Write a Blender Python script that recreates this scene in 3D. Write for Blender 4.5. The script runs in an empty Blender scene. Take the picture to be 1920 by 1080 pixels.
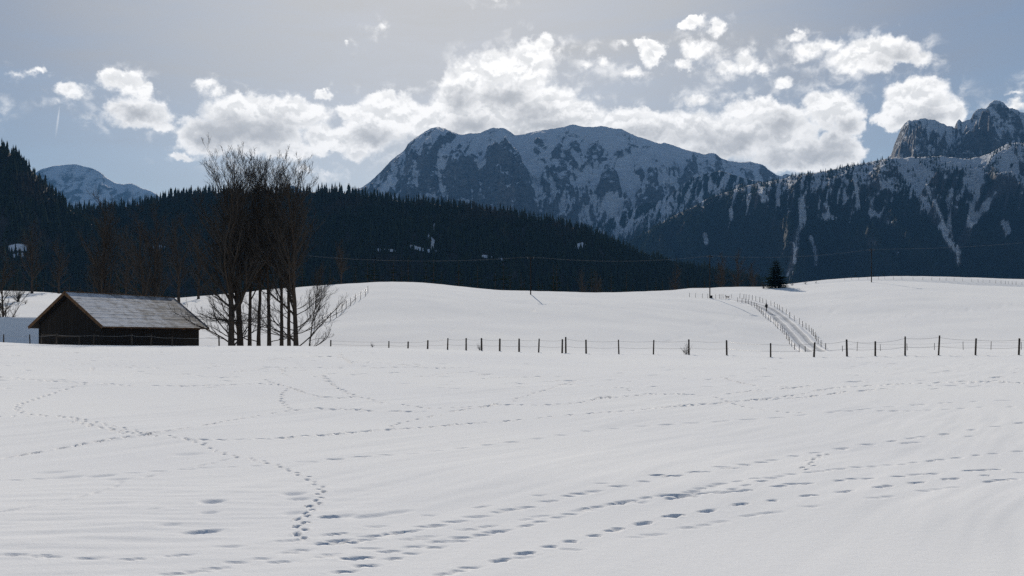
import bpy, bmesh, math, random
import numpy as np
from mathutils import Vector, Matrix, Quaternion

# ------------------------------------------------------------------ camera, sky, sun, exposure
SC = bpy.context.scene
COL = SC.collection
F = 1844.0            # focal length in units of a 1920-wide frame
CX, HY = 960.0, 640.0 # principal column and eye level of that frame
R = math.radians
SUN_AZ, SUN_EL = R(-4.0), R(24.0)   # azimuth from +Y, to the left

cam = bpy.data.cameras.new('camera')
cam.sensor_width = 36.0
cam.lens = F / 1920.0 * 36.0
cam.shift_y = (HY - 540.0) / 1920.0
cam.clip_start = 0.1
cam.clip_end = 60000.0
cam_o = bpy.data.objects.new('camera', cam)
cam_o.location = (0, 0, 0)
cam_o.rotation_euler = (R(90), 0, 0)
COL.objects.link(cam_o)
SC.camera = cam_o

sun = bpy.data.lights.new('sun', 'SUN')
sun.energy = 5.0
sun.angle = R(0.55)
sun.color = (1.0, 0.91, 0.775)
sun_o = bpy.data.objects.new('sun', sun)
sd = Vector((math.sin(SUN_AZ) * math.cos(SUN_EL), math.cos(SUN_AZ) * math.cos(SUN_EL), math.sin(SUN_EL)))
sun_o.rotation_euler = sd.to_track_quat('Z', 'Y').to_euler()
sun_o.location = (0, 0, 50)
COL.objects.link(sun_o)

SC.view_settings.view_transform = 'Standard'
SC.view_settings.look = 'None'
SC.view_settings.exposure = 0.18
SC.view_settings.gamma = 1.0
SC.view_settings.use_curve_mapping = False
SC.cycles.use_denoising = False
SC.cycles.max_bounces = 4
SC.cycles.diffuse_bounces = 2
SC.cycles.glossy_bounces = 2
SC.cycles.transmission_bounces = 2
SC.cycles.volume_bounces = 0
SC.cycles.transparent_max_bounces = 6
SC.cycles.sample_clamp_indirect = 6.0

class NT:
    """small helper around a node tree"""
    def __init__(s, tree):
        s.t = tree; s.n = tree.nodes; s.l = tree.links
    def put(s, sock, v):
        if v is None: return
        if isinstance(v, bpy.types.NodeSocket): s.l.new(v, sock)
        elif hasattr(sock.default_value, '__len__') and not hasattr(v, '__len__'):
            sock.default_value = [v] * len(sock.default_value)
        elif hasattr(v, '__len__') and len(v) == 3 and len(sock.default_value) == 4:
            sock.default_value = (*v, 1.0)
        else: sock.default_value = v
    def math(s, op, a, b=None, c=None, clamp=False):
        n = s.n.new('ShaderNodeMath'); n.operation = op; n.use_clamp = clamp
        s.put(n.inputs[0], a); s.put(n.inputs[1], b); s.put(n.inputs[2], c)
        return n.outputs[0]
    def vmath(s, op, a, b=None, scale=None):
        n = s.n.new('ShaderNodeVectorMath'); n.operation = op
        s.put(n.inputs[0], a); s.put(n.inputs[1], b)
        if scale is not None: s.put(n.inputs['Scale'], scale)
        return n.outputs[1] if op in ('LENGTH', 'DOT_PRODUCT', 'DISTANCE') else n.outputs[0]
    def noise(s, vec, scale, detail=4, rough=0.55, dist=0.0, lac=2.0, out='Fac'):
        n = s.n.new('ShaderNodeTexNoise')
        s.put(n.inputs['Vector'], vec); s.put(n.inputs['Scale'], scale); s.put(n.inputs['Detail'], detail)
        s.put(n.inputs['Roughness'], rough); s.put(n.inputs['Distortion'], dist); s.put(n.inputs['Lacunarity'], lac)
        return n.outputs[out] if out in n.outputs else n.outputs[0]
    def mapr(s, v, a, b, c=0.0, d=1.0, smooth=False):
        n = s.n.new('ShaderNodeMapRange'); n.clamp = True
        if smooth: n.interpolation_type = 'SMOOTHSTEP'
        s.put(n.inputs[0], v); s.put(n.inputs[1], a); s.put(n.inputs[2], b); s.put(n.inputs[3], c); s.put(n.inputs[4], d)
        return n.outputs[0]
    def mix(s, f, a, b, mode='MIX'):
        n = s.n.new('ShaderNodeMix'); n.data_type = 'RGBA'; n.blend_type = mode; n.clamp_factor = True
        s.put(n.inputs[0], f); s.put(n.inputs[6], a); s.put(n.inputs[7], b)
        return n.outputs[2]
    def comb(s, x, y, z):
        n = s.n.new('ShaderNodeCombineXYZ'); s.put(n.inputs[0], x); s.put(n.inputs[1], y); s.put(n.inputs[2], z)
        return n.outputs[0]
    def sep(s, v):
        n = s.n.new('ShaderNodeSeparateXYZ'); s.put(n.inputs[0], v)
        return n.outputs

# ---- world: Nishita sky, thin high veil, cumulus placed by compass direction and elevation
world = bpy.data.worlds.new('World')
SC.world = world
world.use_nodes = True
wt = NT(world.node_tree)
wt.n.clear()

def px_dir(x, y):
    a = (x - CX) / F; b = (HY - y) / F
    return math.atan(a) * 18.44, math.atan2(b, math.sqrt(1 + a * a)) * 18.44

# cumulus: x, y, half width, half height, tilt (degrees)
CLOUDS = [
 (28,136,34,9,-8),(64,132,22,9,0),(128,172,36,15,-12),(108,188,18,8,0),(150,166,18,9,0),
 (236,158,50,30,25),(215,150,36,26,0),(270,172,24,26,0),(258,212,66,34,8),(302,232,36,16,14),(222,206,34,26,0),(172,220,12,10,0),
 (388,160,32,13,28),(410,172,18,12,0),
 (440,215,72,42,0),(395,255,78,42,-10),(480,250,110,52,4),(560,215,80,36,10),(600,255,44,34,0),(540,285,92,22,0),(345,292,40,12,-10),(445,190,36,20,0),(500,210,70,36,0),
 (610,325,42,11,6),(575,318,34,9,0),
 (668,290,36,24,-10),(640,262,40,30,0),(705,235,72,60,-20),(760,215,44,46,0),(720,200,40,34,0),(690,260,60,36,0),(655,210,34,22,0),(610,180,24,14,0),
 (850,180,36,56,0),(880,150,46,52,0),(930,130,58,46,0),(990,130,60,60,0),(1000,105,44,36,0),(1022,80,30,20,0),(1050,90,22,11,10),(945,200,130,66,0),(1030,200,70,50,0),(1090,215,70,36,8),(870,235,90,40,0),(1150,225,80,26,10),(1000,240,150,50,0),(1190,240,70,38,0),
 (800,230,50,40,0),(840,220,50,60,0),
 (1100,120,24,14,0),(1132,118,24,15,0),(1190,135,42,16,8),(1225,98,28,32,-10),(1215,80,34,16,-15),(1170,85,22,10,-10),(1108,92,14,8,0),
 (1300,45,36,16,8),(1345,55,24,24,20),(1310,95,44,26,-15),(1285,122,24,14,0),(1365,128,34,22,-5),(1400,118,36,28,0),(1400,97,18,10,0),(1425,130,24,16,0),
 (1495,70,26,16,0),(1515,95,40,28,15),(1560,85,40,18,20),(1600,110,70,34,5),(1640,95,70,34,0),(1690,100,50,26,5),(1650,125,40,24,0),(1730,110,26,20,30),(1470,155,24,14,0),
 (1310,188,42,16,0),(1400,205,55,30,0),(1440,205,30,28,0),(1290,235,90,34,0),(1380,255,120,50,0),(1450,250,100,55,0),(1560,205,66,46,-10),(1540,190,44,32,0),(1590,225,40,40,0),(1500,290,110,38,0),(1570,285,60,44,0),(1250,255,90,36,0),(1600,280,30,30,0),(1340,285,90,30,0),
 (1720,175,68,34,0),(1740,165,50,26,0),(1690,210,44,40,0),(1740,210,66,44,0),(1790,210,28,26,0),(1650,225,26,18,0),
 (1905,200,40,14,0),(1900,175,30,7,-10),
 (716,49,16,9,15),(652,84,12,8,0),(930,2,26,6,0),
 (2010,150,70,30,0),(2060,210,90,34,0),(2180,170,110,40,0),(-70,190,60,22,0),(-170,230,90,36,0),(-330,190,100,44,0),(2400,220,140,50,0),
]
# thick, shaded hearts of the clouds
CORES = [
 (425,250,58,34,-8),(490,252,70,22,5),(380,262,40,18,-10),(530,240,50,18,0),(262,216,40,14,8),
 (945,262,60,16,0),(890,240,50,22,0),(1000,215,40,22,0),(1030,235,60,14,0),(700,262,36,16,0),
 (1310,262,50,20,0),(1395,268,52,22,0),(1300,280,60,16,0),(1560,262,46,28,0),(1530,290,60,22,0),(1600,240,28,20,0),(1430,300,70,18,0),(1460,240,36,18,0),(1680,110,30,14,0),(1740,225,36,18,0),(1210,250,46,14,0),
 (950,185,44,20,0),(870,190,26,22,0),
]

grp = bpy.data.node_groups.new('cloud_shape', 'ShaderNodeTree')
grp.interface.new_socket('Vector', in_out='INPUT', socket_type='NodeSocketVector')
grp.interface.new_socket('Shape', in_out='OUTPUT', socket_type='NodeSocketFloat')
grp.interface.new_socket('Core', in_out='OUTPUT', socket_type='NodeSocketFloat')
g = NT(grp)
gi = g.n.new('NodeGroupInput'); go = g.n.new('NodeGroupOutput')
def blobs(vec, items):
    acc = None
    for (x, y, w, h, tilt) in items:
        ax, ay = px_dir(x, y)
        if acc is None: v_ = vec
        else:   # chained so that the blobs are worked out one after another
            va = g.n.new('ShaderNodeVectorMath'); va.operation = 'MULTIPLY_ADD'
            g.put(va.inputs[0], acc); va.inputs[1].default_value = (1e-9, 1e-9, 1e-9); g.put(va.inputs[2], vec); v_ = va.outputs[0]
        m = g.n.new('ShaderNodeVectorMath'); m.operation = 'MULTIPLY_ADD'
        g.put(m.inputs[0], v_); m.inputs[1].default_value = (100.0 / w, 100.0 / h, 0); m.inputs[2].default_value = (-ax * 100.0 / w, -ay * 100.0 / h, 0)
        # small clouds keep a softer peak so that they do not turn solid
        k_ = min(1.0, 0.34 + h / 60.0) if h > 11 else 0.30
        s_ = g.math('MULTIPLY_ADD', g.vmath('LENGTH', m.outputs[0]), -k_, k_)
        acc = s_ if acc is None else g.math('SMOOTH_MAX', acc, s_, 0.12)
    return acc
shape = blobs(gi.outputs[0], CLOUDS)
core = blobs(gi.outputs[0], CORES)
g.l.new(shape, go.inputs[0]); g.l.new(core, go.inputs[1])

tc = wt.n.new('ShaderNodeTexCoord')
dx, dy, dz = wt.sep(tc.outputs['Generated'])
az = wt.math('MULTIPLY', wt.math('ARCTAN2', dx, dy), 18.44)
el = wt.math('MULTIPLY', wt.math('ARCSINE', dz), 18.44)
q = wt.comb(az, el, 0.0)
w1 = wt.vmath('SUBTRACT', wt.noise(q, 1.5, 2, 0.5, out='Color'), (0.5, 0.5, 0.5))
w2 = wt.vmath('SUBTRACT', wt.noise(q, 5.0, 3, 0.55, out='Color'), (0.5, 0.5, 0.5))
w3 = wt.vmath('SUBTRACT', wt.noise(q, 15.0, 3, 0.6, out='Color'), (0.5, 0.5, 0.5))
qw = wt.vmath('ADD', wt.vmath('ADD', q, wt.vmath('SCALE', w3, scale=0.10)), wt.vmath('ADD', wt.vmath('SCALE', w1, scale=0.22), wt.vmath('SCALE', w2, scale=0.26)))
gn = wt.n.new('ShaderNodeGroup'); gn.node_tree = grp
wt.l.new(qw, gn.inputs[0])
qs = wt.vmath('MULTIPLY', q, (1.0, 1.25, 1.0))
fb = wt.noise(qs, 3.0, 10, 0.58, 0.25)
fb2 = wt.noise(wt.vmath('ADD', qs, (7.3, 2.1, 4.0)), 1.5, 8, 0.62, 0.2)
# the same billows a little nearer the sun: where they are thinner than here, light comes through
fbs = wt.noise(wt.vmath('ADD', qs, (-0.01, 0.12, 0.0)), 3.0, 5, 0.56, 0.25)
fb3 = wt.noise(wt.vmath('ADD', q, (1.3, 9.1, 2.0)), 0.9, 3, 0.5)
# the sky beyond the frame carries clouds of the same kind and height
outside = wt.mapr(wt.math('ABSOLUTE', az), 13.0, 17.0)
band = wt.math('MULTIPLY', wt.mapr(el, 1.0, 3.5, 0, 1, True), wt.mapr(el, 4.5, 8.0, 1, 0, True))
far_cl = wt.math('MULTIPLY_ADD', wt.math('MULTIPLY', outside, band), 0.9, -0.75)
far_cl = wt.math('ADD', far_cl, wt.math('MULTIPLY_ADD', wt.noise(q, 0.7, 3, 0.5), 1.6, -1.0))
CW, CG, CD = (17.4, 16.9, 16.2), (12.2, 12.0, 11.6), (6.9, 6.85, 6.8)
def cloud_look(body, coreS):
    D = wt.math('MULTIPLY_ADD', body, 1.5, wt.math('MULTIPLY_ADD', fb, 0.75, -0.375))
    D = wt.math('ADD', D, wt.math('MULTIPLY_ADD', fb2, 0.55, -0.275))
    soft = wt.mapr(fb3, 0.36, 0.64, 0.26, 0.72)
    alpha = wt.math('DIVIDE', wt.math('ADD', D, -0.11), soft, clamp=True)
    alpha = wt.mapr(alpha, 0, 1, 0, 1, True)
    # torn wisps between the heaps
    wisp = wt.math('MULTIPLY', wt.mapr(body, -0.55, 0.1, 0, 0.6, True), wt.mapr(wt.math('ADD', fb, wt.math('MULTIPLY', fb3, 0.6)), 0.78, 1.08, 0, 1, True))
    alpha = wt.math('MAXIMUM', alpha, wisp)
    coreD = wt.math('ADD', coreS, wt.math('ADD', wt.math('MULTIPLY_ADD', fb2, 0.9, -0.45), wt.math('MULTIPLY_ADD', fb, 0.25, -0.125)))
    dark = wt.mapr(coreD, -0.60, 0.70, 0, 1, True)
    dark = wt.math('MULTIPLY', dark, wt.mapr(D, 0.1, 1.1, 0, 0.85, True))
    lit = wt.math('SUBTRACT', fb, fbs)
    puff = wt.math('MULTIPLY', wt.mapr(lit, 0.07, -0.09, 0, 1, True), wt.mapr(D, 0.1, 1.0))
    return alpha, wt.mix(dark, wt.mix(wt.math('MULTIPLY', puff, 0.85), CW, CG), CD)
sky = wt.n.new('ShaderNodeTexSky'); sky.sky_type = 'NISHITA'; sky.sun_disc = False
sky.sun_elevation = SUN_EL; sky.sun_rotation = SUN_AZ
sky.altitude = 850; sky.air_density = 1.0; sky.dust_density = 0.6; sky.ozone_density = 1.2
# thin high veil of ice cloud in long streaks
vq = wt.comb(wt.math('MULTIPLY', az, 0.22), wt.math('MULTIPLY_ADD', el, 1.3, wt.math('MULTIPLY', az, -0.06)), 3.0)
vn = wt.noise(vq, 1.3, 6, 0.58, 0.4)
veil = wt.mapr(vn, 0.25, 0.75, 0.45, 0.95)
veil = wt.math('MULTIPLY', veil, wt.mapr(el, 2.0, 5.4, 0.35, 1.0, True))
sunv = wt.vmath('DOT_PRODUCT', tc.outputs['Generated'], tuple(sd))
veil = wt.math('MULTIPLY', veil, wt.mapr(sunv, 0.72, 0.98, 0.08, 1.0, True))
veil_col = wt.mix(wt.mapr(sunv, 0.88, 0.995, 0, 1, True), (4.7, 4.75, 5.05), (8.5, 8.2, 7.7))
base = wt.mix(veil, sky.outputs[0], veil_col)
# a short vapour trail
tx0, ty0 = px_dir(111, 204); tx1, ty1 = px_dir(104, 262)
tm = wt.n.new('ShaderNodeMapping'); tm.vector_type = 'TEXTURE'
wt.put(tm.inputs['Vector'], q)
tm.inputs['Location'].default_value = ((tx0 + tx1) / 2, (ty0 + ty1) / 2, 0)
tm.inputs['Rotation'].default_value = (0, 0, R(-7)); tm.inputs['Scale'].default_value = (0.022, 0.36, 1)
tl = wt.vmath('LENGTH', tm.outputs[0])
trail = wt.math('MULTIPLY', wt.mapr(tl, 1.0, 0.2, 0, 1, True), wt.mapr(el, ty1, ty0, 0.05, 1.0))
base = wt.mix(wt.math('MULTIPLY', trail, 0.5), base, CW)
def background(alpha, col):
    b_ = wt.n.new('ShaderNodeBackground'); b_.inputs['Strength'].default_value = 0.07
    wt.l.new(wt.mix(alpha, base, col), b_.inputs['Color'])
    return b_.outputs[0]
# the placed clouds all lie inside this window of the sky; elsewhere the same kind of cloud comes from noise alone
full = background(*cloud_look(wt.math('MAXIMUM', gn.outputs['Shape'], far_cl), gn.outputs['Core']))
rest = background(*cloud_look(far_cl, -1.0))
window = wt.math('MULTIPLY', wt.math('LESS_THAN', wt.math('ABSOLUTE', wt.math('SUBTRACT', az, 0.8)), 14.5), wt.math('MULTIPLY', wt.math('GREATER_THAN', el, 1.5), wt.math('LESS_THAN', el, 7.6)))
mxs = wt.n.new('ShaderNodeMixShader'); wt.l.new(window, mxs.inputs[0]); wt.l.new(rest, mxs.inputs[1]); wt.l.new(full, mxs.inputs[2])
wo = wt.n.new('ShaderNodeOutputWorld'); wt.l.new(mxs.outputs[0], wo.inputs['Surface'])
world.cycles.sampling_method = 'MANUAL'; world.cycles.sample_map_resolution = 512

# ------------------------------------------------------------------ helpers
RNG = np.random.default_rng(11)
random.seed(7)

def P(x, y, d):
    """frame position and distance along +Y -> point in metres"""
    return Vector(((x - CX) / F * d, d, (HY - y) / F * d))

def link(o):
    COL.objects.link(o); return o

def tag(o, label=None, category=None, group=None, kind=None):
    if label: o['label'] = label
    if category: o['category'] = category
    if group: o['group'] = group
    if kind: o['kind'] = kind
    return o

def empty(name, loc=(0, 0, 0)):
    o = bpy.data.objects.new(name, None); o.empty_display_size = 0.3
    o.location = loc
    return link(o)

def mesh_np(name, v, faces, mat, smooth=False):
    """v (n,3); faces: list of (k,m) integer arrays"""
    me = bpy.data.meshes.new(name)
    v = np.asarray(v, np.float32)
    faces = [np.asarray(f, np.int32) for f in faces if len(f)]
    loops = np.concatenate([f.ravel() for f in faces])
    sizes = np.concatenate([np.full(len(f), f.shape[1], np.int32) for f in faces])
    me.vertices.add(len(v)); me.vertices.foreach_set('co', v.ravel())
    me.loops.add(len(loops)); me.loops.foreach_set('vertex_index', loops)
    me.polygons.add(len(sizes))
    starts = np.concatenate([[0], np.cumsum(sizes)[:-1]]).astype(np.int32)
    me.polygons.foreach_set('loop_start', starts)
    if smooth: me.polygons.foreach_set('use_smooth', np.ones(len(sizes), bool))
    me.update(calc_edges=True); me.validate()
    if mat is not None: me.materials.append(mat)
    return me

def obj(name, me, parent=None, loc=None):
    o = bpy.data.objects.new(name, me); link(o)
    if parent is not None: o.parent = parent
    if loc is not None: o.location = loc
    return o

def grid_faces(nr, nc):
    i = np.arange(nr - 1)[:, None] * nc + np.arange(nc - 1)[None, :]
    i = i.ravel()
    return np.stack([i, i + 1, i + nc + 1, i + nc], 1)

def attr(me, name, values):
    a = me.attributes.new(name, 'FLOAT', 'POINT')
    a.data.foreach_set('value', np.asarray(values, np.float32).ravel())

# gradient noise
_perm = np.random.default_rng(5).permutation(256)
_perm = np.concatenate([_perm, _perm, _perm])
_ga = np.random.default_rng(6).uniform(0, 2 * np.pi, 256)
_gx, _gy = np.cos(_ga), np.sin(_ga)
def perlin(x, y):
    xi = np.floor(x).astype(np.int64); yi = np.floor(y).astype(np.int64)
    xf = x - xi; yf = y - yi
    xi &= 255; yi &= 255
    u = xf * xf * xf * (xf * (xf * 6 - 15) + 10); v = yf * yf * yf * (yf * (yf * 6 - 15) + 10)
    def g_(ix, iy, fx, fy):
        h = _perm[_perm[ix] + iy] & 255
        return _gx[h] * fx + _gy[h] * fy
    a = g_(xi, yi, xf, yf); b = g_(xi + 1, yi, xf - 1, yf)
    c = g_(xi, yi + 1, xf, yf - 1); d = g_(xi + 1, yi + 1, xf - 1, yf - 1)
    return (a + u * (b - a)) + v * ((c + u * (d - c)) - (a + u * (b - a)))
def fbm(x, y, oct=5, gain=0.5, lac=2.03):
    s = 0; a = 1.0
    for k in range(oct):
        s = s + a * perlin(x + 17.3 * k, y - 9.1 * k); a *= gain; x = x * lac; y = y * lac
    return s
def ridged(x, y, oct=5, gain=0.5, lac=2.05):
    s = 0; a = 1.0; w = 1.0
    for k in range(oct):
        n = 1 - np.abs(perlin(x + 31.7 * k, y + 12.9 * k)) * 1.9
        n = np.clip(n, 0, 1) ** 2 * w
        s = s + a * n; w = np.clip(n * 1.6, 0, 1); a *= gain; x = x * lac; y = y * lac
    return s
def sstep(a, b, x):
    t = np.clip((x - a) / (b - a), 0, 1); return t * t * (3 - 2 * t)

def pchip(xk, yk, x):
    """monotone cubic through knots; xk,yk (K,)"""
    h = np.diff(xk); dl = np.diff(yk) / h
    m = np.zeros(len(xk)); m[0] = dl[0]; m[-1] = dl[-1]
    for i in range(1, len(xk) - 1):
        if dl[i - 1] * dl[i] > 0:
            w1, w2 = 2 * h[i] + h[i - 1], h[i] + 2 * h[i - 1]
            m[i] = (w1 + w2) / (w1 / dl[i - 1] + w2 / dl[i])
    i = np.clip(np.searchsorted(xk, x) - 1, 0, len(xk) - 2)
    t = (x - xk[i]) / h[i]; t2 = t * t; t3 = t2 * t
    return (2 * t3 - 3 * t2 + 1) * yk[i] + (t3 - 2 * t2 + t) * h[i] * m[i] + (-2 * t3 + 3 * t2) * yk[i + 1] + (t3 - t2) * h[i] * m[i + 1]

# ------------------------------------------------------------------ materials
def new_mat(name):
    m = bpy.data.materials.new(name); m.use_nodes = True
    t = NT(m.node_tree); t.n.clear()
    b = t.n.new('ShaderNodeBsdfPrincipled'); o = t.n.new('ShaderNodeOutputMaterial')
    t.l.new(b.outputs[0], o.inputs['Surface'])
    return m, t, b
def bump(t, b, h, strength=0.5, dist=0.05):
    n = t.n.new('ShaderNodeBump'); n.inputs['Strength'].default_value = strength; n.inputs['Distance'].default_value = dist
    t.put(n.inputs['Height'], h); t.l.new(n.outputs[0], b.inputs['Normal'])

def pos(t):
    return t.n.new('ShaderNodeNewGeometry').outputs['Position']

def mat_snow():
    m, t, b = new_mat('snow')
    p = pos(t)
    big = t.noise(p, 0.12, 4, 0.55)
    fine = t.noise(p, 9.0, 5, 0.7)
    grain = t.noise(p, 55.0, 3, 0.8)
    c = t.mix(t.mapr(big, 0.3, 0.7), (0.78, 0.79, 0.82), (0.84, 0.845, 0.855))
    t.put(b.inputs['Base Color'], c)
    t.put(b.inputs['Roughness'], t.mapr(grain, 0.35, 0.7, 0.6, 0.8))
    b.inputs['Specular IOR Level'].default_value = 0.0
    h = t.math('ADD', t.math('MULTIPLY', fine, 0.5), t.math('MULTIPLY', grain, 0.30))
    b.inputs['Sheen Weight'].default_value = 0.22; b.inputs['Sheen Roughness'].default_value = 0.45
    bump(t, b, h, 0.38, 0.025)
    return m
def mat_simple(name, c1, c2, scale=4.0, rough=0.85, stretch=(1, 1, 1), bs=0.4, bd=0.02, spec=0.3, lo=0.3, hi=0.7):
    m, t, b = new_mat(name)
    tcn = t.n.new('ShaderNodeTexCoord')
    v = t.vmath('MULTIPLY', tcn.outputs['Object'], stretch)
    n = t.noise(v, scale, 6, 0.62)
    t.put(b.inputs['Base Color'], t.mix(t.mapr(n, lo, hi), c1, c2))
    b.inputs['Roughness'].default_value = rough
    b.inputs['Specular IOR Level'].default_value = spec
    bump(t, b, n, bs, bd)
    return m
SNOW = mat_snow()
SNOW_OBJ = mat_simple('settled_snow', (0.74, 0.76, 0.80), (0.83, 0.84, 0.86), 3.0, 0.6, bs=0.3, bd=0.03)
BARK = mat_simple('bark', (0.035, 0.028, 0.022), (0.09, 0.07, 0.056), 6.0, 0.95, (1, 1, 0.25), 0.8, 0.03, 0.0)
TWIG = mat_simple('twig', (0.038, 0.036, 0.034), (0.085, 0.077, 0.070), 0.6, 0.95, bs=0.0, spec=0.0)
NEEDLE = mat_simple('needles', (0.008, 0.014, 0.008), (0.022, 0.034, 0.017), 0.5, 0.95, bs=0.0, spec=0.0)
def mat_far_wood():
    m, t, b = new_mat('far_wood')
    p = pos(t)
    n = t.noise(p, 0.02, 5, 0.65); n2 = t.noise(p, 0.35, 3, 0.6); n3 = t.noise(t.vmath('ADD', p, (300, 90, 0)), 0.009, 5, 0.68)
    c = t.mix(t.mapr(n2, 0.3, 0.7), t.mix(n, (0.010, 0.016, 0.010), (0.026, 0.036, 0.020)), (0.034, 0.042, 0.026))
    c = t.mix(t.mapr(n3, 0.54, 0.66, 0, 0.85), c, (0.052, 0.040, 0.031))
    t.put(b.inputs['Base Color'], c); b.inputs['Roughness'].default_value = 0.95; b.inputs['Specular IOR Level'].default_value = 0.0
    return m
NEEDLE_FAR = mat_far_wood()
POST = mat_simple('weathered_post', (0.032, 0.026, 0.021), (0.085, 0.068, 0.055), 12.0, 0.9, (1, 1, 0.15), 0.6, 0.01, 0.2)
POLE = mat_simple('tarred_pole', (0.012, 0.010, 0.009), (0.035, 0.028, 0.023), 12.0, 0.9, (1, 1, 0.15), 0.6, 0.01, 0.1)
WIRE = mat_simple('galvanised_wire', (0.22, 0.22, 0.22), (0.34, 0.34, 0.34), 3.0, 0.5, bs=0.0)
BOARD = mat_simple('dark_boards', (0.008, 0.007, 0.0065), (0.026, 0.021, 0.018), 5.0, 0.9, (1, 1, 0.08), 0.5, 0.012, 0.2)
TRIM = mat_simple('brown_trim', (0.075, 0.040, 0.020), (0.17, 0.095, 0.048), 6.0, 0.85, (0.4, 0.4, 0.4), 0.3, 0.01, 0.2)

# ------------------------------------------------------------------ ground: one sheet, near field, hollow, hill, far ridge
def ix(pts):
    a = np.array(pts, float); return a[:, 0], a[:, 1]
def smooth_interp(pts, x, s=28.0):
    a, b = ix(pts)
    xs = np.arange(-1400, 3400, 8.0); ys = np.interp(xs, a, b)
    k = np.exp(-0.5 * (np.arange(-12, 13) * 8.0 / s) ** 2); k /= k.sum()
    ys = np.convolve(np.pad(ys, 12, mode='edge'), k, 'valid')
    return np.interp(x, xs, ys)
NEAR_Y = [(-300,634),(0,641),(60,645),(120,646.5),(200,648),(300,648.5),(430,648.5),(560,648.5),(650,650),(760,653),(900,657),(1050,661.5),(1200,663),(1320,664),(1450,662),(1560,660),(1700,658.5),(1920,657.5),(2300,655)]
HILL_Y = [(-400,540),(0,547),(60,547.5),(120,552),(180,558),(270,563),(330,559),(400,553),(500,545),(600,537),(680,531),(740,529),(780,530),(820,534),(860,539),(910,545),(960,547.5),(1050,548.5),(1120,549),(1170,550.5),(1215,547),(1300,542.5),(1340,540.5),(1420,540),(1480,538),(1530,534),(1580,530),(1640,528),(1700,529),(1780,533),(1860,537),(1930,540),(2300,552)]
HILL_D = [(-400,250),(0,240),(270,240),(600,230),(1000,235),(1150,245),(1250,265),(1330,292),(1440,300),(1640,290),(1900,265),(2300,240)]
FAR_Y = [(-400,575),(900,575),(1200,562),(1300,548),(1400,540.5),(1480,533.5),(1540,526),(1590,521.5),(1640,519),(1720,518.5),(1800,520),(1900,523.5),(2100,530),(2300,540)]
VAL_Z = [(-400,-1.8),(400,-1.8),(640,-1.7),(800,-1.5),(1100,-1.25),(1350,-1.6),(1480,-1.75),(1580,-1.5),(1700,-1.1),(1920,-1.0),(2300,-0.8)]
VAL_D = [(-400,95),(640,98),(900,105),(1300,125),(1500,142),(1600,138),(1920,130),(2300,120)]
UC = np.linspace(-1.05, 1.05, 211)
DT = np.exp(np.linspace(math.log(0.8), math.log(14000), 1700))
xc = CX + UC * F
ny, hy_, hd, fy_, vz, vd = (smooth_interp(k, xc) for k in (NEAR_Y, HILL_Y, HILL_D, FAR_Y, VAL_Z, VAL_D))
ZT = np.zeros((len(UC), len(DT)))
for i in range(len(UC)):
    dc = 62.0
    zc = (HY - ny[i]) / F * dc
    z1 = (HY - hy_[i]) / F * hd[i]
    d2 = 430.0; z2 = (HY - fy_[i]) / F * d2
    zl = -0.06 * np.clip((xc[i] - 960) / 960, -1.5, 1.5)
    # the climb starts gently and rounds off at the brow
    dv = vd[i]
    ks = [(0.5, -1.62), (5, -1.64 + zl), (14, -1.58 + zl), (30, -1.22 + 0.3 * (zc + 0.55)), (dc, zc), (dc + 0.55 * (dv - dc), zc + 0.8 * (vz[i] - zc)), (dv, vz[i]),
          (dv + 0.30 * (hd[i] - dv), vz[i] + 0.27 * (z1 - vz[i])), (dv + 0.7 * (hd[i] - dv), vz[i] + 0.76 * (z1 - vz[i])),
          (hd[i], z1), (0.5 * (hd[i] + d2), min(z1, z2) - 1.2 if fy_[i] < 545 else z1 - 5), (d2, z2 if fy_[i] < 560 else z1 - 8), (d2 + 90, (z2 if fy_[i] < 560 else z1 - 8) - 10), (800, -2), (1500, 0), (14500, 0)]
    ks = np.array(ks)
    ZT[i] = pchip(ks[:, 0], ks[:, 1], DT)
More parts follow.
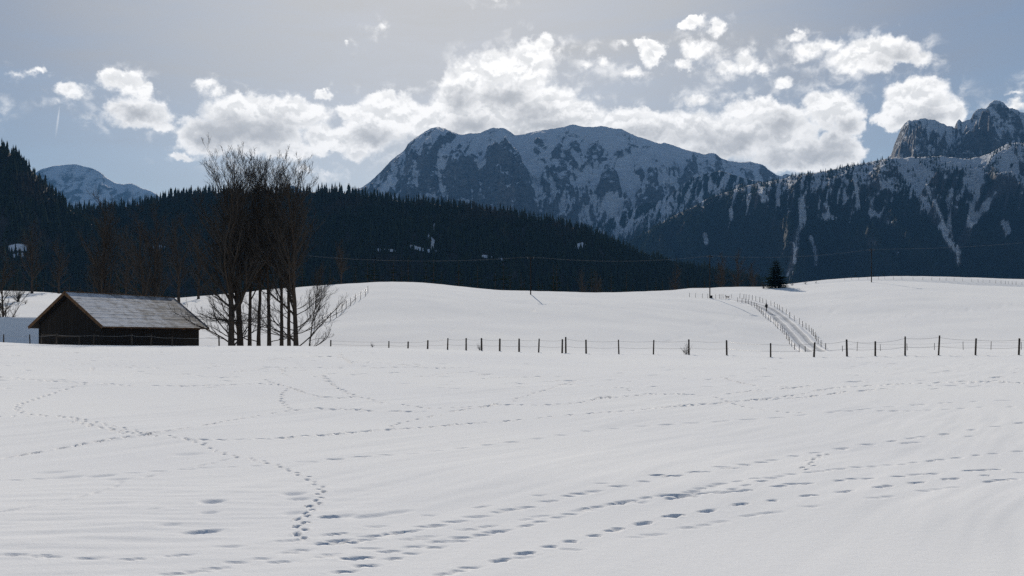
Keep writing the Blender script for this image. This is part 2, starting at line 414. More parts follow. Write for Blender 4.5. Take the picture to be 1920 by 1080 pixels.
# smooth the table across columns a little
for _ in range(2):
    ZT[1:-1] = 0.25 * ZT[:-2] + 0.5 * ZT[1:-1] + 0.25 * ZT[2:]
LDT = np.log(DT)
def table_z(u, d):
    fu = np.clip((u - UC[0]) / (UC[1] - UC[0]), 0, len(UC) - 1.001)
    fd = np.clip((np.log(d) - LDT[0]) / (LDT[1] - LDT[0]), 0, len(DT) - 1.001)
    i = fu.astype(int); j = fd.astype(int); a = fu - i; b = fd - j
    return (ZT[i, j] * (1 - a) + ZT[i + 1, j] * a) * (1 - b) + (ZT[i, j + 1] * (1 - a) + ZT[i + 1, j + 1] * a) * b
def lumps(X, Y):
    """drifts and wind ripples"""
    n = fbm(X / 34.0 + 3.1, Y / 34.0, 3) * 0.30 * sstep(70, 140, Y)
    n = n + fbm(X / 9.0, Y / 13.0 + 8, 4) * (0.09 * sstep(120, 200, Y) + 0.026)
    n = n + fbm(X / 60.0 + 9.1, Y / 22.0, 3) * 0.35 * sstep(130, 200, Y) * (1 - sstep(240, 300, Y))
    n = n + fbm(X / 5.5 + 70, Y / 7.5 + Y * 0.02 + X * 0.05, 2) * 0.055 * (1 - sstep(40, 62, Y)) * sstep(5, 9, Y)
    # ripples run obliquely away from the camera
    c, s_ = math.cos(R(56)), math.sin(R(56))
    a = X * c + Y * s_; b = -X * s_ + Y * c
    wob = fbm(a / 9.0, b / 9.0, 2) * 0.8
    amp = sstep(0.0, 0.25, fbm(X / 8.0 + 40, Y / 10.0, 2) + 0.10) * (1 - sstep(35, 60, Y))
    n = n + fbm(a / 5.0, (b + wob) / 0.75, 3, 0.55) * 0.018 * (0.35 + 0.9 * amp)
    # finer ripples in the hollow at the lower left
    wl = np.exp(-(((X + 3.4) / 1.9) ** 2 + ((Y - 8.8) / 2.4) ** 2))
    c2, s2 = math.cos(R(12)), math.sin(R(12))
    a2 = X * c2 + Y * s2; b2 = -X * s2 + Y * c2
    n = n + fbm(a2 / 0.9, b2 / 0.20, 2) * 0.014 * wl
    return n
def ground_z(X, Y):
    X = np.asarray(X, float); Y = np.asarray(Y, float)
    return table_z(X / np.maximum(Y, 0.8), np.maximum(Y, 0.8)) + lumps(X, Y)
def ground_px(x, y, d0, d1, n=900):
    """where the sight line through a frame position meets the ground between two distances"""
    d = np.exp(np.linspace(math.log(d0), math.log(d1), n)); u = (x - CX) / F
    gap = ground_z(u * d, d) - (HY - y) / F * d
    k = np.where(gap >= 0)[0]
    k = k[0] if len(k) else int(np.argmax(gap / d))
    return Vector((u * d[k], d[k], float(ground_z(u * d[k], d[k]))))
def gz(x, y): return float(ground_z(x, y))

u_in = np.linspace(-0.575, 0.575, 780)
u_out = np.linspace(0.59, 1.04, 16)
GU = np.concatenate([-u_out[::-1], u_in, u_out])
d_near = np.exp(np.linspace(math.log(5.6), math.log(64), 540))
d_far = np.exp(np.linspace(math.log(64), math.log(470), 160))[1:]
d_beyond = np.exp(np.linspace(math.log(470), math.log(13500), 26))[1:]
GD = np.concatenate([np.exp(np.linspace(math.log(0.9), math.log(5.6), 24))[:-1], d_near, d_far, d_beyond])
gU, gD = np.meshgrid(GU, GD)
GX = gU * gD; GY = gD
GZ = ground_z(GX, GY)

# ---- animal and boot tracks pressed into the near field
ZA = lambda ox, pts: [(ox + x * 0.4074, 640 + y * 0.4074) for x, y in pts]
PAW = [   # lines of small prints
 ZA(0, [(400,195),(340,210),(240,240),(150,270),(90,290),(75,310),(90,325),(150,337),(230,343),(300,348),(350,362),(400,380),(500,400),(600,420),(680,430),(780,438),(860,448),(930,470),(1000,510),(1080,530),(1200,552),(1300,580),(1400,625),(1460,665),(1478,690),(1460,745),(1425,770),(1390,820),(1390,870),(1380,912)]),
 ZA(0, [(330,350),(400,368),(500,390),(600,410),(690,426)]),
 ZA(0, [(350,372),(420,392),(520,410),(620,428)]),
 ZA(0, [(1425,765),(1370,840),(1390,900)]),
 ZA(0, [(0,348),(100,346),(150,342)]),
 ZA(0, [(1225,178),(1250,192),(1325,210)]), ZA(0, [(1325,220),(1300,245),(1295,280),(1345,318)]),
 ZA(0, [(1485,155),(1500,180),(1550,210),(1600,240),(1718,268)]),
 ZA(0, [(1300,130),(1310,155),(1330,165)]),
 ZA(600, [(15,155),(60,200),(120,240),(200,260),(300,285),(400,295),(500,310),(620,308),(740,300),(810,292)]),
 ZA(600, [(305,408),(350,383),(450,358),(560,340)]),
 ZA(600, [(890,275),(910,262),(990,240),(1050,220),(1110,200),(1190,180)]),
 ZA(600, [(1110,200),(1180,200),(1300,210),(1400,215),(1430,232)]),
 ZA(600, [(95,60),(100,75),(150,105)]), ZA(600, [(430,103),(490,123)]),
 ZA(1220, [(290,255),(350,280),(430,300),(520,318),(600,325),(730,333)]),
 ZA(1220, [(710,592),(742,572),(735,548),(780,533),(810,517)]),
]
LINE = [  # trodden lines whose prints run together
 ZA(0, [(0,545),(100,525),(250,500),(400,472),(550,445),(680,428),(800,410),(950,385),(1100,358),(1250,332),(1345,320),(1450,312),(1600,315),(1718,320)]),
 ZA(0, [(0,167),(150,178),(300,188),(450,195),(600,205),(750,206),(900,205),(1050,201),(1200,197),(1270,200),(1325,210),(1400,240),(1480,258),(1560,262),(1640,258)]),
 ZA(0, [(860,450),(1000,455),(1150,452),(1280,450),(1400,437),(1500,432),(1718,415)]),
 ZA(0, [(0,785),(150,765),(300,735),(450,695),(500,680),(580,645),(700,620),(850,590),(920,572),(1100,535)]),
 ZA(0, [(0,100),(200,97),(480,75)]), ZA(0, [(300,128),(420,138),(430,120),(510,112)]), ZA(0, [(520,110),(600,122),(760,124)]),
 ZA(0, [(1080,140),(1240,128),(1420,122)]), ZA(0, [(1240,85),(1400,70),(1560,72),(1620,95),(1718,105)]),
 ZA(600, [(0,72),(80,72),(140,95),(300,102),(400,110)]), ZA(600, [(0,122),(200,122),(420,120),(560,125),(700,122)]),
 ZA(600, [(440,165),(560,152),(640,145)]), ZA(600, [(750,172),(900,165),(1010,165)]),
 ZA(600, [(0,310),(150,315),(300,325),(450,325),(600,323),(700,312),(810,292),(900,295),(1050,293),(1200,283),(1300,262),(1400,255),(1550,243),(1718,247)]),
 ZA(600, [(0,435),(150,420),(300,408),(450,400),(600,388),(800,373),(1000,355),(1200,335),(1400,322),(1600,305),(1718,295)]),
 ZA(600, [(770,300),(810,290),(850,292)]), ZA(600, [(1270,262),(1310,252),(1345,266)]),
 ZA(1220, [(0,310),(150,295),(300,288),(360,280),(480,270),(620,255),(700,245),(770,225),(900,210),(1050,205),(1200,195),(1400,188),(1600,185),(1718,195)]),
 ZA(1220, [(0,243),(100,243),(200,248),(290,255)]),
 ZA(1220, [(290,250),(400,238),(550,225),(730,208)]), ZA(1220, [(480,272),(700,262),(900,232),(1100,222)]),
 ZA(1220, [(330,165),(360,178),(480,205),(620,212)]), ZA(1220, [(1400,195),(1560,190),(1718,192)]),
]
DASH = [  # single long prints: position list, each one mark
 (ZA(0, [(610,608),(730,598),(860,590),(950,583),(1060,580),(1180,576),(1410,556),(1530,546),(1660,532),(180,634),(60,640)]), 0.30, 0.55),
 (ZA(0, [(30,984),(80,985),(195,991),(240,993),(390,1000),(430,1003),(585,1005),(640,1003),(800,990),(860,985),(1300,922),(1370,918)]), 0.20, 0.6),
 (ZA(0, [(820,1075),(930,1060),(990,1050),(1090,1020),(1060,947),(1200,1002),(1330,975),(1385,965),(1500,992),(1550,890),(1480,936),(1560,922),(1600,928),(1640,1002),(1580,1062),(1690,1035),(1290,1020)]), 0.24, 0.8),
 (ZA(600, [(75,545),(190,532),(300,525),(420,518),(525,505),(650,493),(765,478),(880,465),(1000,450),(1110,433),(1230,415),(1350,403),(1480,392),(1590,384)]), 0.30, 0.7),
 (ZA(600, [(30,933),(90,920),(130,928),(210,915),(250,900),(320,890),(370,880),(420,876),(500,855),(530,850),(620,832),(720,810),(830,787),(880,778),(950,765),(1050,738),(1150,715),(1200,704),(1260,692),(1370,670),(1490,648),(1550,618),(1620,622)]), 0.26, 1.0),
 (ZA(600, [(60,890),(260,855),(500,805),(740,765),(1010,712),(1300,655),(430,912),(490,903),(690,868),(770,855),(960,820),(1020,808),(40,985),(220,955)]), 0.26, 0.6),
 (ZA(600, [(320,970),(430,950),(550,925),(650,908),(740,897),(830,875),(800,880),(950,852),(1010,832),(1090,812),(1150,798),(1210,780),(1225,772),(1280,765),(1350,750),(1390,742),(1380,750),(1430,735),(1470,742),(1500,722),(1600,710),(1630,722),(1680,712)]), 0.22, 1.0),
 (ZA(600, [(120,1065),(140,1005),(190,998),(210,1035),(340,1005),(420,980),(530,952),(640,922),(580,1072),(640,1058),(690,1044)]), 0.20, 0.9),
 (ZA(600, [(820,1012),(845,1006),(930,980),(950,975),(1055,948),(1150,922),(1260,896),(1345,874),(1370,866),(1480,842),(1500,836),(1610,810),(1640,804)]), 0.15, 1.25),
 (ZA(600, [(920,1000),(1155,960),(1470,905),(1530,893)]), 0.30, 0.5),
 (ZA(1220, [(30,618),(100,622),(200,602),(240,603),(330,578),(365,585),(430,568),(510,560),(560,548),(660,530),(760,514),(880,494),(880,499),(1000,475),(1110,461),(1200,448),(1250,442),(1350,430),(1480,408),(1590,393),(1700,378)]), 0.28, 1.0),
 (ZA(1220, [(1170,470),(1470,438),(1220,467)]), 0.30, 0.8),
 (ZA(1220, [(60,712),(105,710),(130,710),(180,698),(200,692),(230,680),(290,668),(320,658),(400,645),(480,632),(550,630),(600,622),(650,612),(730,605),(775,600),(820,594),(870,588),(950,580),(1020,577),(1100,570),(1160,567),(1210,560),(1290,553),(1335,547),(1410,538),(1500,526),(1580,520),(1690,508)]), 0.22, 0.9),
 (ZA(1220, [(100,725),(150,718),(190,716),(230,703),(290,695),(380,682),(440,663),(510,645),(330,700),(390,692),(440,688)]), 0.22, 1.0),
 (ZA(1220, [(90,810),(120,804),(250,784),(275,779),(400,755),(425,752),(560,735),(710,714),(750,710),(880,694),(915,690),(1050,672),(1090,667),(1210,654),(1240,652),(1360,635),(1400,633),(1540,618),(1700,605)]), 0.17, 1.15),
 (ZA(1220, [(590,668),(650,658),(720,655),(870,642),(930,635),(1000,634),(1140,624),(1220,615),(1300,612),(1460,598),(1500,596),(1530,594),(1590,593),(1560,648),(1610,640),(1670,636)]), 0.24, 1.2),
 (ZA(1220, [(450,805),(510,795),(570,788),(1260,690),(1320,682),(1385,673),(180,860),(250,848),(320,834),(1030,722),(1090,716),(740,762)]), 0.26, 0.6),
 (ZA(1220, [(60,385),(95,383),(170,378),(210,377),(300,371),(345,368),(430,362),(470,359),(565,353),(605,350),(690,342),(710,339),(830,328),(970,315),(1000,312),(1090,303),(1120,301),(1215,295),(1250,292),(1340,284),(1380,283),(1490,278),(1600,274),(1640,274),(1060,320),(1120,321),(1185,321),(1235,320),(1280,318),(1360,314),(1430,310),(1515,305),(1660,302),(870,323),(915,322)]), 0.26, 0.7),
]
HOLLOW = [(398,940,0.20,0.16,0.085),(392,962,0.15,0.10,0.04),(380,999,0.26,0.10,0.085),(615,970,0.15,0.10,0.13),(640,968,0.24,0.12,0.05),(552,926,0.22,0.16,0.06),(560,936,0.2,0.1,0.05),(555,962,0.22,0.16,0.05),
          (690,968,0.3,0.14,0.05),(740,962,0.3,0.14,0.04),(290,954,0.14,0.08,0.03),(355,852,0.35,0.3,0.05),(318,985,0.16,0.1,0.025),(128,895,0.3,0.16,0.05),(190,893,0.3,0.16,0.055),(225,899,0.24,0.14,0.045),(100,886,0.3,0.14,0.035)]
def near_px(x, y):
    return ground_px(x, y, 5.7, 64, 700)
def stamp(X, Y, ang, a, b, depth, rim=0.25):
    """press an oval (half lengths a along ang, b across) into the sheet"""
    u = X / Y
    du = (GU[400] - GU[399]); a = max(a, 1.1 * du * Y); 
    row = np.searchsorted(GD, Y); dd = GD[min(row, len(GD) - 1)] - GD[row - 1]
    b = max(b, 0.62 * dd * abs(math.cos(ang)), 0.9 * du * Y)
    r = 2.4 * max(a, b)
    r0, r1 = np.searchsorted(GD, [Y - r, Y + r]); c0, c1 = np.searchsorted(GU, [u - r / Y * 1.05, u + r / Y * 1.05])
    if r1 - r0 < 2: r1 = r0 + 2
    xx = GX[r0:r1, c0:c1] - X; yy = GY[r0:r1, c0:c1] - Y
    c, s_ = math.cos(ang), math.sin(ang)
    p = (xx * c + yy * s_) / a; q_ = (-xx * s_ + yy * c) / b
    e2 = p * p + q_ * q_
    GZ[r0:r1, c0:c1] += -depth * np.exp(-e2 ** 1.5) + depth * rim * np.exp(-((np.sqrt(e2) - 1.55) / 0.4) ** 2)
def along(pts, step):
    w = [near_px(*p) for p in pts]
    out = []; carry = 0.0
    for a, b in zip(w[:-1], w[1:]):
        L = (b.xy - a.xy).length; n = L
        if L < 1e-4: continue
        t = carry
        while t < L:
            k = a.lerp(b, t / L); out.append((k.x, k.y, math.atan2(b.y - a.y, b.x - a.x))); t += step(k.y)
        carry = t - L
    return out
for pts in PAW:
    for i, (x, y, an) in enumerate(along(pts, lambda d: 0.105 + 0.007 * d)):
        side = 0.03 if i % 2 else -0.03
        stamp(x - math.sin(an) * side + RNG.normal(0, 0.012), y + math.cos(an) * side + RNG.normal(0, 0.012), an, 0.030 * RNG.uniform(.85, 1.2), 0.022 + 0.0006 * y, 0.030 + 0.0030 * y, 0.15)
FAINT = {0: 0.75, 3: 0.30, 4: 0.6, 5: 0.6, 6: 0.6}
for li, pts in enumerate(LINE):
    for x, y, an in along(pts, lambda d: 0.19 + 0.006 * d):
        if RNG.random() < 0.10: continue
        stamp(x + RNG.normal(0, 0.015), y + RNG.normal(0, 0.02), an, 0.10 * RNG.uniform(.6, 1.5), 0.026 + 0.0005 * y, (0.016 + 0.0030 * y) * FAINT.get(li, 1.0) * RNG.uniform(0.6, 1.35), 0.2)
for pts, ln, k in DASH:
    for (x, y) in pts:
        w = near_px(x, y)
        an = 0.30 + RNG.normal(0, 0.12)
        L = ln * 0.42 * RNG.uniform(0.8, 1.2)
        stamp(w.x, w.y, an, L, (0.013 + 0.0009 * w.y) * min(1.5, k + 0.15), (0.016 + 0.0019 * w.y) * k * RNG.uniform(0.8, 1.2), 0.08)
for (x, y, a, b, dp) in HOLLOW:
    w = near_px(x, y)
    stamp(w.x, w.y, R(RNG.uniform(25, 45)), a * 0.58, b * 0.5, dp * 0.45, 0.06)
for x_, d_ in [(839,61),(874,60.8),(903,60.6),(937,60.4),(973,60.2),(1010,60),(1054,59.7),(1099,59.5),(1160,59.2),(1225,58.9),(1292,58.3),(1363,56.5),(1445,51.3),(1526,51),(1588,51),(1641,51),(1697,51),(1760,51),(1829,51),(1910,51)]:
    X_ = (x_ - CX) / F * d_     # wind scour and a little drift at the foot of each post
    stamp(X_ + 0.05, d_ - 0.55, 0.1, RNG.uniform(.2, .5), 0.35, RNG.uniform(0.03, 0.10), 0.3)
for _ in range(420):   # stray marks towards the brow of the field
    w = near_px(RNG.uniform(-40, 1960), 655 + 75 * RNG.random() ** 1.8)
    stamp(w.x, w.y, RNG.normal(0.2, 0.4), RNG.uniform(0.05, 0.30), 0.06, RNG.uniform(0.02, 0.09), 0.2)

for pts in ([(1545,612),(1547,600),(1556,588),(1572,574)], [(1001,571),(1003,582),(1012,593)], [(818,648),(832,636),(852,614)], [(1290,612),(1340,604),(1395,597),(1430,594)], [(1180,560),(1240,566),(1300,575)], [(700,610),(760,600),(840,598),(900,590)], [(1600,600),(1700,592),(1800,585),(1900,570)], [(1250,640),(1330,625),(1400,618)]):
    w_ = [ground_px(x, y, 100, 300) for x, y in pts]
    for a_, b_ in zip(w_[:-1], w_[1:]):
        for t_ in np.arange(0, 1, 2.2 / max(4.0, (b_ - a_).length)):
            k_ = a_.lerp(b_, float(t_)); stamp(k_.x + RNG.normal(0, .15), k_.y + RNG.normal(0, .5), math.atan2(b_.y - a_.y, b_.x - a_.x), 0.5, 0.25, RNG.uniform(0.05, 0.16), 0.1)
gv = np.stack([GX, GY, GZ], -1).reshape(-1, 3)
nr, nc = GX.shape
back = np.stack([GU * 60, np.full(nc, -60.0), np.full(nc, -2.4)], 1); back[:, 0] *= 1.6
mid = np.stack([GU * 9, np.full(nc, -4.0), np.full(nc, -1.66)], 1)
gv = np.concatenate([back, mid, gv])
ground = obj('ground', mesh_np('ground', gv, [grid_faces(nr + 2, nc)], SNOW, True))
tag(ground, kind='structure')

# ---- cart road climbing the hill between two fences
ZR = lambda pts: [(1380 + x / 7.2, 530 + y / 7.2) for x, y in pts]
ROAD_L = ZR([(965,925),(800,770),(650,590),(520,470),(430,400),(340,335),(200,275),(60,250),(-60,238)])
ROAD_R = ZR([(1150,925),(965,780),(830,640),(650,460),(520,370),(430,332),(300,288),(170,256),(20,238)])
hill_px = lambda x, y: ground_px(x, y, 132, 300, 1200)
def resample(w, n):
    w = np.array([tuple(p) for p in w]); s = np.concatenate([[0], np.cumsum(np.linalg.norm(np.diff(w[:, :2], axis=0), axis=1))])
    t = np.linspace(0, s[-1], n)
    return np.stack([pchip(s, w[:, k], t) for k in (0, 1)], 1)
def down(w):   # carry the road on towards the hollow, out of sight
    a, b = w[0], w[1]; d_ = (a - b).normalized() * 22.0
    return [Vector((a.x + d_.x, a.y + d_.y, 0))] + w
rl = resample(down([hill_px(*p) for p in ROAD_L]), 160); rr = resample(down([hill_px(*p) for p in ROAD_R]), 160)
mid_ = (rl + rr) / 2; wid = np.linalg.norm(rr - rl, axis=1)
tan = np.gradient(mid_, axis=0); tan /= np.linalg.norm(tan, axis=1)[:, None]; nor = np.stack([tan[:, 1], -tan[:, 0]], 1)
k_ = np.hanning(41); k_ /= k_.sum()
for arr in (mid_, ):
    for c_ in range(2): arr[:, c_] = np.convolve(np.pad(arr[:, c_], 20, mode='reflect', reflect_type='odd'), k_, 'valid')
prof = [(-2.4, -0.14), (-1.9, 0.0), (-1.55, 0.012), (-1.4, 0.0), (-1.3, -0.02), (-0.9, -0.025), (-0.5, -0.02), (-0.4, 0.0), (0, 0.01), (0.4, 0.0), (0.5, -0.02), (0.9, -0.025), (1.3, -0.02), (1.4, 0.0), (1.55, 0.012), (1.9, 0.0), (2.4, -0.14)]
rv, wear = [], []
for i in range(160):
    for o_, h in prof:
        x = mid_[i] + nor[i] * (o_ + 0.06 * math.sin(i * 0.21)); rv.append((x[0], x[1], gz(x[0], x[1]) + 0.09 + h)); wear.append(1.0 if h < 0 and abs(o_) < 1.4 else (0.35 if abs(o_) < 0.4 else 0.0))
def mat_road():
    m, t, b = new_mat('packed_snow_road')
    a = t.n.new('ShaderNodeAttribute'); a.attribute_name = 'wear'
    p = pos(t)
    n = t.noise(p, 1.4, 5, 0.65)
    w = t.math('MULTIPLY', a.outputs['Fac'], t.mapr(n, 0.25, 0.6, 0.55, 1.0))
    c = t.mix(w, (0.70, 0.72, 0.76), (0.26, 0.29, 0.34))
    t.put(b.inputs['Base Color'], c); b.inputs['Roughness'].default_value = 0.5
    bump(t, b, n, 0.3, 0.05)
    return m
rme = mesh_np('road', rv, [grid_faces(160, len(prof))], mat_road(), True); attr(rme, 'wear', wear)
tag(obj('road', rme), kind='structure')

# ------------------------------------------------------------------ mountains and wooded hills
def px_of(v):
    return CX + v[:, 0] / v[:, 1] * F, HY - v[:, 2] / v[:, 1] * F
def mat_alpine(name, rock1, rock2, thr, scale):
    m, t, b = new_mat(name)
    ge = t.n.new('ShaderNodeNewGeometry')
    p = ge.outputs['Position']
    _, _, nz = t.sep(ge.outputs['Normal'])
    _, _, pz = t.sep(p)
    n1 = t.noise(p, scale, 8, 0.66, 0.6)
    n2 = t.noise(t.vmath('MULTIPLY', p, (1, 1, 2.6)), scale * 5, 6, 0.7, 0.8)
    sn = t.n.new('ShaderNodeAttribute'); sn.attribute_name = 'snow'
    fo = t.n.new('ShaderNodeAttribute'); fo.attribute_name = 'forest'
    n3 = t.noise(p, scale * 16, 5, 0.72, 0.4)
    f = t.math('ADD', nz, t.math('MULTIPLY_ADD', n1, 0.22, -0.11))
    f = t.math('ADD', f, t.math('MULTIPLY_ADD', n2, 0.34, -0.17))
    f = t.math('ADD', f, t.math('MULTIPLY_ADD', n3, 0.50, -0.25))
    f = t.math('ADD', f, sn.outputs['Fac'])
    snow = t.mapr(f, thr - 0.07, thr + 0.07, 0, 1, True)
    rock = t.mix(t.mapr(t.math('ADD', t.math('MULTIPLY', n2, 0.5), t.math('MULTIPLY', n3, 0.5)), 0.40, 0.60), rock1, rock2)
    c = t.mix(snow, rock, (0.76, 0.78, 0.82))
    scrub = t.mix(t.mapr(n2, 0.4, 0.62), (0.014, 0.020, 0.014), (0.034, 0.036, 0.029))
    ff = t.math('ADD', fo.outputs['Fac'], t.math('MULTIPLY_ADD', n2, 0.8, -0.4))
    c = t.mix(t.mapr(ff, 0.42, 0.60, 0, 1, True), c, scrub)
    t.put(b.inputs['Base Color'], c); b.inputs['Roughness'].default_value = 0.9
    b.inputs['Specular IOR Level'].default_value = 0.1
    bump(t, b, t.math('ADD', n1, n2), 0.9, 22.0)
    return m
def mat_floor():
    m, t, b = new_mat('forest_floor')
    p = pos(t)
    sn = t.n.new('ShaderNodeAttribute'); sn.attribute_name = 'snow'
    n = t.noise(p, 0.03, 6, 0.7)
    f = t.math('ADD', sn.outputs['Fac'], t.math('MULTIPLY_ADD', n, 0.3, -0.15))
    c = t.mix(t.mapr(f, 0.35, 0.55, 0, 1, True), t.mix(n, (0.014, 0.014, 0.011), (0.032, 0.027, 0.022)), (0.74, 0.77, 0.82))
    t.put(b.inputs['Base Color'], c); b.inputs['Roughness'].default_value = 0.95
    return m
FLOOR = mat_floor()

REL = {}; FINE = {}
def massif(name, sil, d_ridge, d_foot, z_foot, nu, nt, amp, scale, seed, power=1.0, mat=None, warp=0.35, ridge_rough=3.0, spur=0.8, smooth=5.0, back=0.25):
    """a hillside with true depth: foot in front, ridge behind, rough ribs between"""
    xs, ys = ix(sil)
    u = (np.linspace(xs[0], xs[-1], nu) - CX) / F
    yy = np.interp(u * F + CX, xs, ys)
    if smooth:
        st = (xs[-1] - xs[0]) / nu; r_ = int(3 * smooth / st) + 1
        k = np.exp(-0.5 * (np.arange(-r_, r_ + 1) * st / smooth) ** 2); k /= k.sum()
        yy = np.convolve(np.pad(yy, r_, mode='edge'), k, 'valid')
    dr = d_ridge if np.isscalar(d_ridge) else np.interp(u * F + CX, *ix(d_ridge))
    df = d_foot if np.isscalar(d_foot) else np.interp(u * F + CX, *ix(d_foot))
    zr = (HY - yy) / F * dr + 0 * u
    zr = zr + ridge_rough * fbm(u * 90 + seed, u * 0 + seed, 5, 0.6)
    nb = max(6, nt // 8)
    t = np.concatenate([np.linspace(0, 1, nt), 1 + back * np.linspace(0, 1, nb)[1:]])
    T, U = np.meshgrid(t, u, indexing='ij')
    DRg = dr + 0 * U; DFg = df + 0 * U
    Y = DFg + (DRg - DFg) * T
    X = U * Y
    tt = np.clip(T, 0, 1)
    prof = tt ** power
    Z = z_foot + (zr[None, :] - z_foot) * prof
    env = np.clip(tt * 3.0, 0, 1) * np.clip((1 - tt) * 2.2, 0, 1) ** 0.8
    env = env * np.clip((zr[None, :] - z_foot) / (0.55 * (zr.max() - z_foot)), 0.05, 1)
    wx = fbm(X / scale + seed, Y / scale - seed, 4) * warp
    ribs = ridged(X / (scale * 0.8) + wx + seed, Y / (scale * 2.6) + wx * 0.5, 6, 0.52)
    blocks = ridged(X / (scale * 1.3) + seed * 2 + wx, Z / (scale * 0.8) + wx, 6, 0.55)
    rel = spur * (ribs - 0.85) + (1 - spur) * (blocks - 0.85)
    Z = Z + amp * rel * env
    fine = ridged(X / (scale * .15) + wx * 2.2 + seed, Y / (scale * .55) + Z / (scale * 2.0) + wx * 1.2 + seed, 5, 0.6) - 0.85
    Z = Z + amp * 0.16 * fine * env
    Z = Z + amp * 0.07 * fbm(X / (scale * .07), Y / (scale * .09), 4, 0.65) * env
    lim = zr[None, :] / (dr + 0 * u)[None, :] * Y - 1.0 - 0.03 * zr[None, :] * (1 - tt)
    Z = np.where((T < 1) & (Z > lim), lim, Z)
    over = np.clip(T - 1, 0, None)
    Z = np.where(T > 1, zr[None, :] - (zr[None, :] - z_foot + 30) * over / back * 0.9, Z)
    v = np.stack([X, Y, Z], -1).reshape(-1, 3)
    me = mesh_np(name, v, [grid_faces(len(t), nu)], mat, True)
    o = obj(name, me); tag(o, kind='structure')
    REL[name] = (rel * env).ravel(); FINE[name] = (fine * np.clip((1 - tt) * 6, 0.25, 1)).ravel()
    def at(uu, t_):
        fi = np.clip(np.interp(t_, t, np.arange(len(t))), 0, len(t) - 1.001); fj = np.clip((uu - u[0]) / (u[1] - u[0]), 0, nu - 1.001)
        i = fi.astype(int); j = fj.astype(int); a = (fi - i)[:, None]; b = (fj - j)[:, None]
        V = v.reshape(len(t), nu, 3)
        return (V[i, j] * (1 - a) + V[i + 1, j] * a) * (1 - b) + (V[i, j + 1] * (1 - a) + V[i + 1, j + 1] * a) * b
    return o, me, v, at, (u[0], u[-1]), T.ravel()

ROCK = ((0.055, 0.052, 0.056), (0.16, 0.145, 0.14))
DUSTED = ((0.06, 0.06, 0.068), (0.24, 0.235, 0.24))
ALP = mat_alpine('alpine_face', *DUSTED, 0.665, 0.0042)
ALP2 = mat_alpine('rocky_peak', *DUSTED, 0.69, 0.006)
ALP3 = mat_alpine('wooded_flank', *ROCK, 0.60, 0.010)

def seg_dist(px, py, line):
    """frame distance of points to a polyline"""
    best = np.full(px.shape, 1e9)
    for (x0, y0), (x1, y1) in zip(line[:-1], line[1:]):
        dx_, dy_ = x1 - x0, y1 - y0
        t = np.clip(((px - x0) * dx_ + (py - y0) * dy_) / (dx_ * dx_ + dy_ * dy_), 0, 1)
        best = np.minimum(best, np.hypot(px - x0 - t * dx_, py - y0 - t * dy_))
    return best

# far dome-shaped summit at the left, and one small far top beside the poplars
massif('far_mountain', [(-60,420),(0,350),(40,330),(62,325),(75,318),(100,311),(125,308.5),(145,309),(172,315),(186,322),(200,333),(216,342),(232,347),(242,342.5),(252,345),(266,353),(276,356),(288,361),(300,369),(330,386),(380,410)],
       9000, 7200, 60, 240, 130, 210, 1000, 3.3, 1.0, ALP2, ridge_rough=8, smooth=2.5, spur=0.55)
far_me = bpy.data.objects['far_mountain'].data; attr(far_me, 'snow', -0.02 - 0.25 * REL['far_mountain'] - 0.22 * FINE['far_mountain']); attr(far_me, 'forest', np.zeros(len(far_me.vertices)))
massif('distant_summit', [(470,400),(510,372),(530,356),(540,350),(549,347),(556,350),(566,357),(590,375),(630,400)], 9500, 8200, 60, 60, 50, 120, 900, 8.3, 1.0, ALP2, ridge_rough=4, smooth=2.0)
me_ = bpy.data.objects['distant_summit'].data; attr(me_, 'snow', np.zeros(len(me_.vertices))); attr(me_, 'forest', np.zeros(len(me_.vertices)))

# the main massif
mo, mme, mv, mat_at, mu, mT = massif('mountain', [(560,420),(610,385),(645,362),(662,356),(680,350),(690,343),(702,334),(715,320),(730,305),(748,288),(760,279),(764,270),(775,261),(790,250),(806,242),(822,237.5),(835,240),(848,247),(862,252),(876,251),(900,249.5),(912,243),(924,239.5),(932,241),(942,239.5),(952,245),(965,253.5),(985,251),(1005,246),(1020,243),(1038,241.5),(1048,238),(1058,237),(1068,234),(1078,235),(1090,237.5),(1115,237),(1130,236.5),(1150,240),(1165,242),(1200,257),(1225,266),(1240,270),(1243,267.5),(1262,272),(1285,280),(1300,285),(1322,290),(1331,285.5),(1342,288),(1352,296),(1368,302),(1385,304),(1402,303),(1412,303.5),(1430,308),(1445,322),(1462,330),(1475,325.5),(1486,329),(1500,336),(1540,350),(1600,370)],
       6000, 3900, 40, 560, 290, 340, 760, 3.7, 1.05, ALP, ridge_rough=6, smooth=2.0, spur=0.62)
mx, my = px_of(mv)
snow = 0.30 * np.exp(-(((mx - 1135) / 60) ** 2 + ((my - 385) / 24) ** 2)) + 0.25 * np.exp(-(seg_dist(mx, my, [(985,255),(1005,300),(1030,340),(1050,380)]) / 14) ** 2)
snow += 0.25 * np.exp(-(((mx - 1230) / 40) ** 2 + ((my - 300) / 30) ** 2)) + 0.2 * np.exp(-(((mx - 1170) / 35) ** 2 + ((my - 305) / 12) ** 2)) + 0.22 * np.exp(-(seg_dist(mx, my, [(900,255),(915,290),(930,320)]) / 10) ** 2)
snow -= 0.20 * np.exp(-(((mx - 1135) / 26) ** 2 + ((my - 348) / 12) ** 2)) + 0.12 * np.exp(-(((mx - 1010) / 24) ** 2 + ((my - 270) / 12) ** 2)) + 0.2 * np.exp(-(((mx - 1145) / 20) ** 2 + ((my - 292) / 7) ** 2))
snow -= 0.06 * sstep(1240, 1330, mx)
attr(mme, 'snow', snow - 0.16 * REL['mountain'] - 0.26 * FINE['mountain'] + 0.02)
